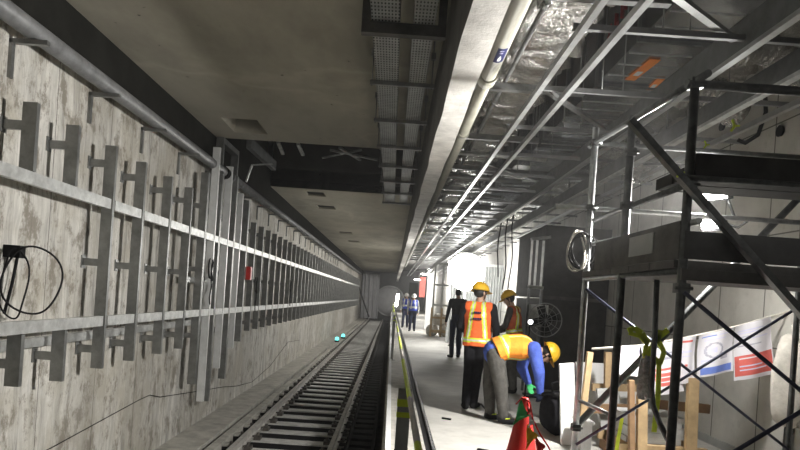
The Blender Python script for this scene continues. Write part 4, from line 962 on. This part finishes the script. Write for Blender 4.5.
def person(loc, rz, label, J, cols, vest=None, hat=None, voxel=0.012, hair=True, gloves=None, group=None, boots=None, lace=False, bulk=1.0, legs=1.0, arm=None):
    """J: joints in a local frame, x to the person's right, y ahead, z up"""
    V = lambda k: Vector(J[k])
    t = thing('person', label, 'person', (0, 0, 0), group)
    S = []
    def sg(a, b, r0, r1, m, **kw): S.append(dict(a=Vector(a), b=Vector(b), r0=r0, r1=r1, m=m, **kw))
    # material slots: 0 skin, 1 top, 2 trousers, 3 shoes, 4 glove right, 5 glove left, 6 hair
    B, G = bulk, legs; A_ = arm or bulk
    pel, wst, cst, nck, hd = V('pelvis'), V('waist'), V('chest'), V('neck'), V('head')
    side = (V('sh_r')-V('sh_l')).normalized()
    hside = (V('hip_r')-V('hip_l')).normalized()
    sg(pel, wst, 0.118*B, 0.112*B, J.get('low', 2), ref=hside, sx=1.30, sy=0.95)
    sg(wst, cst, 0.115*B, 0.128*B, 1, ref=side, sx=1.28, sy=0.92)
    sg(cst, cst+(nck-cst)*0.55, 0.125*B, 0.085, 1, ref=side, sx=1.35, sy=0.9)
    sg(V('sh_l')+side*0.03, V('sh_r')-side*0.03, 0.068, 0.068, 1)
    sg(cst+(nck-cst)*0.6, nck+(hd-nck)*0.35, 0.058, 0.052, 0)
    hu = (J.get('head_up') and Vector(J['head_up']).normalized()) or (hd-nck).normalized()
    hf = Vector(J['face']).normalized(); hf = (hf-hu*hf.dot(hu)).normalized(); hs_ = hf.cross(hu).normalized()
    sg(hd+hu*0.025-hf*0.012, hd+hu*0.04-hf*0.012, 0.088, 0.088, 6 if hair else 0, ref=hs_, sx=0.88, sy=1.05)
    sg(hd+hf*0.018-hu*0.01, hd-hu*0.075+hf*0.045, 0.072, 0.042, 0, ref=hs_, sx=0.92, sy=1.0)
    sg(hd+hf*0.085+hu*0.01, hd+hf*0.102-hu*0.022, 0.010, 0.014, 0)                       # nose
    sg(hd+hf*0.078+hs_*0.03+hu*0.03, hd+hf*0.078-hs_*0.03+hu*0.03, 0.012, 0.012, 0)      # brow
    sg(hd+hf*0.080-hs_*0.018-hu*0.055, hd+hf*0.080+hs_*0.018-hu*0.055, 0.009, 0.009, 0)  # lips
    for q in (-1, 1): sg(hd+hs_*q*0.078+hu*0.015, hd+hs_*q*0.082-hu*0.025, 0.016, 0.012, 0, ref=hf, sx=1.2, sy=0.7)
    for q, sfx in ((1, 'r'), (-1, 'l')):
        sh, el, wr, hn = V('sh_'+sfx), V('el_'+sfx), V('wr_'+sfx), V('ha_'+sfx)
        gm = 4 if sfx == 'r' else 5
        sg(sh, el, 0.062*A_, 0.050*A_, 1); sg(el, wr, 0.050*A_, 0.037*(1+A_)/2, 1)
        sg(wr, wr+(hn-wr)*0.25, 0.029, 0.031, gm)
        hdv = (hn-wr).normalized(); pn = side*q; acr = hdv.cross(pn)
        if acr.length < 0.2: acr = hdv.cross(Vector((0, 1, 0)))
        acr.normalize(); pn = acr.cross(hdv).normalized()
        sg(wr+hdv*0.03, wr+hdv*0.085, 0.034, 0.034, gm, ref=acr, sx=1.15, sy=0.55)      # palm
        for i, ln_ in enumerate((0.070, 0.080, 0.074, 0.058)):
            b0 = wr+hdv*0.09+acr*(0.030-0.020*i)
            k1 = b0+(hdv*0.9-pn*0.30).normalized()*ln_*0.5; k2 = k1+(hdv*0.55-pn*0.8).normalized()*ln_*0.5
            sg(b0, k1, 0.0095, 0.009, gm); sg(k1, k2, 0.009, 0.0078, gm)
        tb_ = wr+hdv*0.045+acr*0.034; t1 = tb_+(hdv*0.6+acr*0.75-pn*0.25).normalized()*0.038; t2 = t1+(hdv*0.9+acr*0.1-pn*0.5).normalized()*0.032
        sg(tb_, t1, 0.012, 0.0105, gm); sg(t1, t2, 0.0105, 0.009, gm)
        hp, kn, an = V('hip_'+sfx), V('kn_'+sfx), V('an_'+sfx)
        sg(hp, kn, 0.092*G, 0.070*G, 2); sg(kn, an, 0.072*G, 0.060*(1+(G-1)*0.4), 2)
        ft = Vector(J['toe_'+sfx])
        sg(an-Vector((0, 0, 0.0)), Vector((an.x, an.y, 0.05))-(ft-Vector((an.x, an.y, ft.z))).normalized()*0.03, 0.05, 0.045, 3)
        sg(Vector((an.x, an.y, 0.045)), Vector((ft.x, ft.y, 0.035)), 0.045, 0.035, 3, ref=(1, 0, 0), sx=1.05, sy=1.0)
    mats = [M_skin, cols[0], cols[1], boots or M_black, gloves[0] if gloves else M_skin, gloves[1] if gloves else M_skin, M_hair]
    def pick(p):
        best, bi = 1e9, 0
        for s in S:
            d, tt = seg_d(p, s['a'], s['b']); d -= (s['r0']*(1-tt)+s['r1']*tt)*max(1, (s.get('sx', 1)+1)/2)
            if d < best: best, bi = d, s['m']
        if bi == 6 and (p-hd).dot(hf) > 0.045 and (p-hd).dot(hu) < 0.06: bi = 0
        return bi
    bo = remeshed('body', S, voxel, 2, mats, pick, t)
    # eyes
    if voxel < 0.014:
        e = MB()
        for q in (-1, 1): caps(e, hd+hf*0.078+hs_*q*0.031+hu*0.008, hd+hf*0.079+hs_*q*0.031+hu*0.008, 0.011, 0.011)
        eo = obj('eye', e, M_black, None); eo.parent = t
    if vest:
        T = []
        up = (cst-pel).normalized(); fr_ = up.cross(side).normalized() if (up.cross(side)).dot(Vector(J['front'])) > 0 else -(up.cross(side).normalized())
        g_ = 0.022
        lo = pel+(wst-pel)*vest.get('hem', 0.35)
        T.append(dict(a=lo, b=wst, r0=0.118*B+g_, r1=0.112*B+g_, ref=hside, sx=1.32, sy=0.98, f0=True, f1=False))
        T.append(dict(a=wst, b=cst, r0=0.114*B+g_, r1=0.126*B+g_, ref=side, sx=1.26, sy=0.95))
        T.append(dict(a=cst, b=cst+(nck-cst)*0.5, r0=0.125*B+g_, r1=0.088+g_, ref=side, sx=1.32, sy=0.92))
        T.append(dict(a=V('sh_l')+side*0.045, b=V('sh_r')-side*0.045, r0=0.083, r1=0.083))
        Lt = (nck-lo).length
        spine = [lo, wst, cst, nck]; acc = [0]
        for a, b in zip(spine, spine[1:]): acc.append(acc[-1]+(b-a).length)
        def vp(p):
            best, h = 1e9, 0
            for i in range(3):
                d, tt = seg_d(p, spine[i], spine[i+1])
                if d < best: best, h = d, acc[i]+tt*(acc[i+1]-acc[i])
            if (p-spine[0]).dot((wst-lo).normalized()) < 0: h = (p-spine[0]).dot((wst-lo).normalized())
            s_ = (p-cst).dot(side)
            hh = h/acc[-1]
            for b0, b1 in vest['bands']:
                if b0 < hh < b1: return 2 if b0+(b1-b0)*0.33 < hh < b0+(b1-b0)*0.67 else 1
            x = abs(s_); c = vest['vx']+vest.get('slant', 0)*(hh-0.5)
            if hh > vest.get('v0', 0) and abs(x-c) < 0.030: return 2 if abs(x-c) < 0.011 else 1
            return 0
        remeshed('safety_vest', T, voxel, 2, [vest['mat'], vest.get('trim', M_lime), M_silver], vp, t)
        if vest.get('print'):
            pm = MB(); bk = cst-fr_*(0.126*B+g_)*0.97
            for (dz, hw) in ((0.05, 0.05), (-0.035, 0.06)):
                for i in range(4):
                    c = bk+up*dz+side*(-hw+hw*2*(i+0.5)/4)
                    pm.obox(c, side*hw*0.17, up*0.012, fr_*0.02)
            po = obj('back_print', pm, M_label, None); po.parent = t
    if hat:
        h = MB(); c = hd+hu*0.045
        n = 24
        def hatpt(u, v):
            a = u*2*math.pi; b = v*math.pi/2
            r = 0.118; ridge = 0.008*math.exp(-((math.cos(a)*math.cos(b))*6)**2)
            return c+hs_*(r*0.93*math.cos(a)*math.cos(b))+hf*(r*1.14*math.sin(a)*math.cos(b)-0.004)+hu*((0.125+ridge)*math.sin(b))
        h.grid(hatpt, n, 8)
        def brim(u, v):
            a = u*2*math.pi; ext = 0.014+0.042*max(0, math.sin(a))**2
            r = 0.116+ext*v
            return c+hs_*(r*0.93*math.cos(a))+hf*(r*1.14*math.sin(a)-0.004)-hu*(0.012*v+0.002)
        h.grid(brim, n, 2)
        ho = obj('hard_hat', h, hat, None, fix=False); ho.parent = t
        sb = MB(); sb.tube([hd+hs_*0.095+hu*0.04, hd+hs_*0.075-hu*0.05+hf*0.02, hd+hf*0.05-hu*0.115, hd-hs_*0.075-hu*0.05+hf*0.02, hd-hs_*0.095+hu*0.04], 0.006, 6)
        so = obj('chin_strap', sb, M_black, None); so.parent = t
    if lace:
        for sfx in ('r', 'l'):
            an, ft = V('an_'+sfx), Vector(J['toe_'+sfx]); lm = MB(); dv = (Vector((ft.x, ft.y, 0))-Vector((an.x, an.y, 0))).normalized()
            sd_ = Vector((-dv.y, dv.x, 0))
            for i in range(4):
                c = Vector((an.x, an.y, 0.075+i*0.027))+dv*(0.050-0.005*i if i else 0.075)
                lm.tube([c+sd_*0.05-dv*0.055, c+sd_*0.032, c-sd_*0.032, c-sd_*0.05-dv*0.055], 0.007, 6)
            lo_ = obj('boot_lace', lm, M_lime, None); lo_.parent = t
    t.location = loc; t.rotation_euler = (0, 0, rz)
    return t

def stand(h=1.0, lean=0.0, turn=(0, 1, 0), arms='down', stride=0.0, headdown=0.0):
    J = dict(front=(0, 1, 0), pelvis=(0, 0, 0.93), waist=(0, 0.01+lean*0.4, 1.08), chest=(0, 0.0+lean, 1.28), neck=(0, 0.0+lean*1.3, 1.45), head=(0, 0.025+lean*1.5+headdown, 1.585-headdown*0.2), face=turn,
             sh_r=(0.18, -0.01+lean*1.1, 1.40), sh_l=(-0.18, -0.01+lean*1.1, 1.40), hip_r=(0.085, 0, 0.90), hip_l=(-0.085, 0, 0.90),
             kn_r=(0.095, 0.03+stride*0.5, 0.49), kn_l=(-0.095, 0.03-stride*0.3, 0.49), an_r=(0.105, -0.02+stride, 0.10), an_l=(-0.105, -0.02-stride, 0.10),
             toe_r=(0.13, 0.14+stride, 0.03), toe_l=(-0.13, 0.14-stride, 0.03))
    if arms == 'down':
        J.update(el_r=(0.25, -0.03+lean, 1.12), wr_r=(0.25, 0.08+lean, 0.88), ha_r=(0.245, 0.11+lean, 0.78), el_l=(-0.25, -0.03+lean, 1.12), wr_l=(-0.25, 0.08+lean, 0.88), ha_l=(-0.245, 0.11+lean, 0.78))
    else:
        J.update(el_r=(0.25, 0.04+lean, 1.13), wr_r=(0.16, 0.26+lean, 1.02), ha_r=(0.12, 0.35+lean, 1.03), el_l=(-0.25, 0.04+lean, 1.13), wr_l=(-0.16, 0.26+lean, 1.02), ha_l=(-0.12, 0.35+lean, 1.03))
    return {k: tuple(Vector(v)*h) if k not in ('face', 'front', 'head_up') else v for k, v in J.items()}

J = stand(1.0, 0.0, (0.75, 0.8, -0.3), 'down', 0.04)
Jf = stand(1.0, 0.0, (0.75, 0.8, -0.3), 'front', 0.04)
for k in ('el_l', 'wr_l', 'ha_l'): J[k] = Jf[k]
J['kn_l'] = (-0.09, 0.03, 0.49); J['an_l'] = (-0.09, -0.06, 0.10); J['toe_l'] = (-0.14, 0.10, 0.03); J['hip_r'] = (0.07, 0, 0.9); J['kn_r'] = (0.02, 0.06, 0.49); J['an_r'] = (0.0, 0.08, 0.10); J['toe_r'] = (0.05, 0.25, 0.03)
person((1.20, 8.75, 0), math.radians(-14), 'standing person in orange vest with yellow stripes, black clothes and yellow hard hat', J, (M_blackcloth, M_blackcloth),
       dict(mat=M_orange, bands=[(0.09, 0.20)], vx=0.10, slant=-0.07, v0=0.18, hem=-0.45, **{'print': True}), M_hat, 0.011, bulk=1.08)
JB = dict(low=1, front=(0, 0.2, -1), pelvis=(0, -0.14, 0.88), waist=(0, -0.01, 0.94), chest=(0, 0.17, 0.945), neck=(0, 0.37, 0.935), head=(0, 0.50, 0.885), face=(0, 0.62, -0.85), head_up=(0, 0.85, 0.35),
          sh_r=(0.18, 0.30, 0.955), sh_l=(-0.18, 0.30, 0.955), hip_r=(0.088, -0.15, 0.84), hip_l=(-0.088, -0.15, 0.84),
          kn_r=(0.10, -0.055, 0.46), kn_l=(-0.12, -0.16, 0.46), an_r=(0.11, 0.0, 0.11), an_l=(-0.14, -0.13, 0.11), toe_r=(0.12, 0.165, 0.03), toe_l=(-0.15, 0.03, 0.03),
          el_r=(0.23, 0.37, 0.68), wr_r=(0.19, 0.41, 0.44), ha_r=(0.17, 0.41, 0.34), el_l=(-0.2, 0.25, 0.68), wr_l=(-0.13, 0.33, 0.50), ha_l=(-0.11, 0.36, 0.40))
person((1.46, 7.95, 0), math.radians(-90), 'bending person in orange vest, blue shirt and yellow hard hat reaching into a bag', JB, (M_bluecloth, M_greycloth),
       dict(mat=M_orangey, bands=[(0.18, 0.30)], vx=0.10, slant=0.0, v0=0.3, hem=0.05), M_hat, 0.011, bulk=1.24, legs=1.22, arm=1.42, gloves=(M_navy, M_green), lace=True, boots=M_black)
person((1.72, 16.6, 0), math.radians(12), 'person in plain black clothes seen from behind, near the work lamp', stand(1.05, 0, (0, 1, 0), 'down', 0.05), (M_blackcloth, M_navy), None, None, 0.014)
person((2.10, 10.7, 0), math.radians(60), 'person in a shade-darkened orange vest half hidden behind the two nearer workers', stand(0.98, 0.06, (-0.3, 1, -0.4), 'front', 0.03, 0.03), (M_greycloth, M_greycloth),
       dict(mat=M_shadevest, bands=[(0.12, 0.24)], vx=0.095, slant=-0.05, v0=0.2, hem=0.2), M_hat, 0.014)
person((0.98, 28.6, 0), math.radians(178), 'far person in blue vest and white hard hat walking towards us', stand(0.95, 0, (0, 1, 0), 'down', 0.12), (M_boxgrey, M_navy),
       dict(mat=M_bluevest, bands=[(0.25, 0.40)], vx=0.095, slant=-0.04, v0=0.2, hem=0.2, trim=M_silver), M_hatw, 0.02)
person((0.72, 31.5, 0), math.radians(172), 'far person in blue vest walking behind the one in the white hard hat', stand(0.97, 0, (0, 1, 0), 'down', 0.1), (M_boxgrey, M_navy),
       dict(mat=M_bluevest, bands=[(0.25, 0.40)], vx=0.095, slant=-0.04, v0=0.2, hem=0.2, trim=M_silver), M_hatw, 0.02)

# ------------------------------------------------------------------ light
HAZE = 0.003        # site dust in the air
def light(name, ty, loc, power, size=0.3, col=(1, 0.97, 0.92), aim=None, spot=None, blend=0.6):
    l = bpy.data.lights.new(name, ty); l.energy = power; l.color = col
    if ty in ('POINT', 'SPOT'): l.shadow_soft_size = size
    if ty == 'AREA': l.size = size
    if spot: l.spot_size = math.radians(spot); l.spot_blend = blend
    o = bpy.data.objects.new(name, l); C.objects.link(o); o.location = loc
    if aim is not None: o.rotation_euler = (Vector(aim)-Vector(loc)).to_track_quat('-Z', 'Y').to_euler()
    return o
light('flood_lamp_light', 'SPOT', lamps[0]+Vector((-0.06, -0.04, -0.02)), 1300, 0.10, aim=lamps[0]+Vector((-1, -0.1, -0.45)), spot=155, blend=0.6)
light('flood_lamp_light', 'SPOT', lamps[1]+Vector((-0.06, -0.04, -0.02)), 190, 0.10, aim=lamps[1]+Vector((-0.15, 0.55, -0.85)), spot=165, blend=0.4)
light('work_lamp_light', 'POINT', (bl.x, bl.y, bl.z), 100, 0.6)
for k, (x, y) in enumerate(((2.9, 28.4), (2.4, 44), (2.4, 58))):  # fill lights added to brighten the far platform, with made-up fittings
    t = thing('added_batten', 'added batten lamp under the far platform ceiling, %s from us' % ords[k], 'lamp', (x, y, 3.2), 'added lamps of the far platform')
    obj('tube', MB().tube([(x-0.5, y, 3.17), (x+0.5, y, 3.17)], 0.03, 8), M_lamp, t); obj('housing', MB().box((x-0.55, y-0.05, 3.205), (x+0.55, y+0.05, 3.26)), M_galv, t)
    obj('hanger_wire', MB().tube([(x, y, 3.26), (x, y, ZC2)], 0.006, 5), M_galvd, t)
    light('far_fill_light', 'POINT', (x, y, 3.08), 750, 0.15)
light('lantern_light', 'POINT', (0.3, 35.7, 1.4), 120, 0.1)
light('rear_fill_light', 'SPOT', (3.2, -2.5, 2.9), 40, 0.2, aim=(0.2, 6, 1.5), spot=120, blend=0.7)  # unseen fill light added behind the camera
w = bpy.data.worlds.new('World'); bpy.context.scene.world = w; w.use_nodes = True
w.node_tree.nodes['Background'].inputs[0].default_value = (0.5, 0.52, 0.55, 1); w.node_tree.nodes['Background'].inputs[1].default_value = 0.01

vs_ = w.node_tree.nodes.new('ShaderNodeVolumeScatter'); vs_.inputs['Density'].default_value = HAZE; vs_.inputs['Anisotropy'].default_value = 0.55
if HAZE: w.node_tree.links.new(vs_.outputs[0], w.node_tree.nodes['World Output'].inputs['Volume'])
# ------------------------------------------------------------------ camera
cam = bpy.data.cameras.new('Camera'); co = bpy.data.objects.new('Camera', cam); C.objects.link(co)
cam.sensor_width = 36.0; cam.lens = F/800*36.0; cam.shift_x = (400-PX)/800; cam.shift_y = (PY-225)/800; cam.clip_start = 0.05; cam.clip_end = 300
co.matrix_world = Matrix(((CS, -SN, 0, 0), (0, 0, -1, 0), (SN, CS, 0, CAMZ), (0, 0, 0, 1)))
s = bpy.context.scene; s.camera = co
s.view_settings.view_transform = 'Standard'; s.view_settings.look = 'None'; s.view_settings.gamma = 1.0; s.view_settings.exposure = 0.0
s.view_settings.use_curve_mapping = False
s.cycles.max_bounces = 8; s.cycles.diffuse_bounces = 5; s.cycles.glossy_bounces = 4; s.cycles.use_denoising = True
s.cycles.sample_clamp_indirect = 6.0
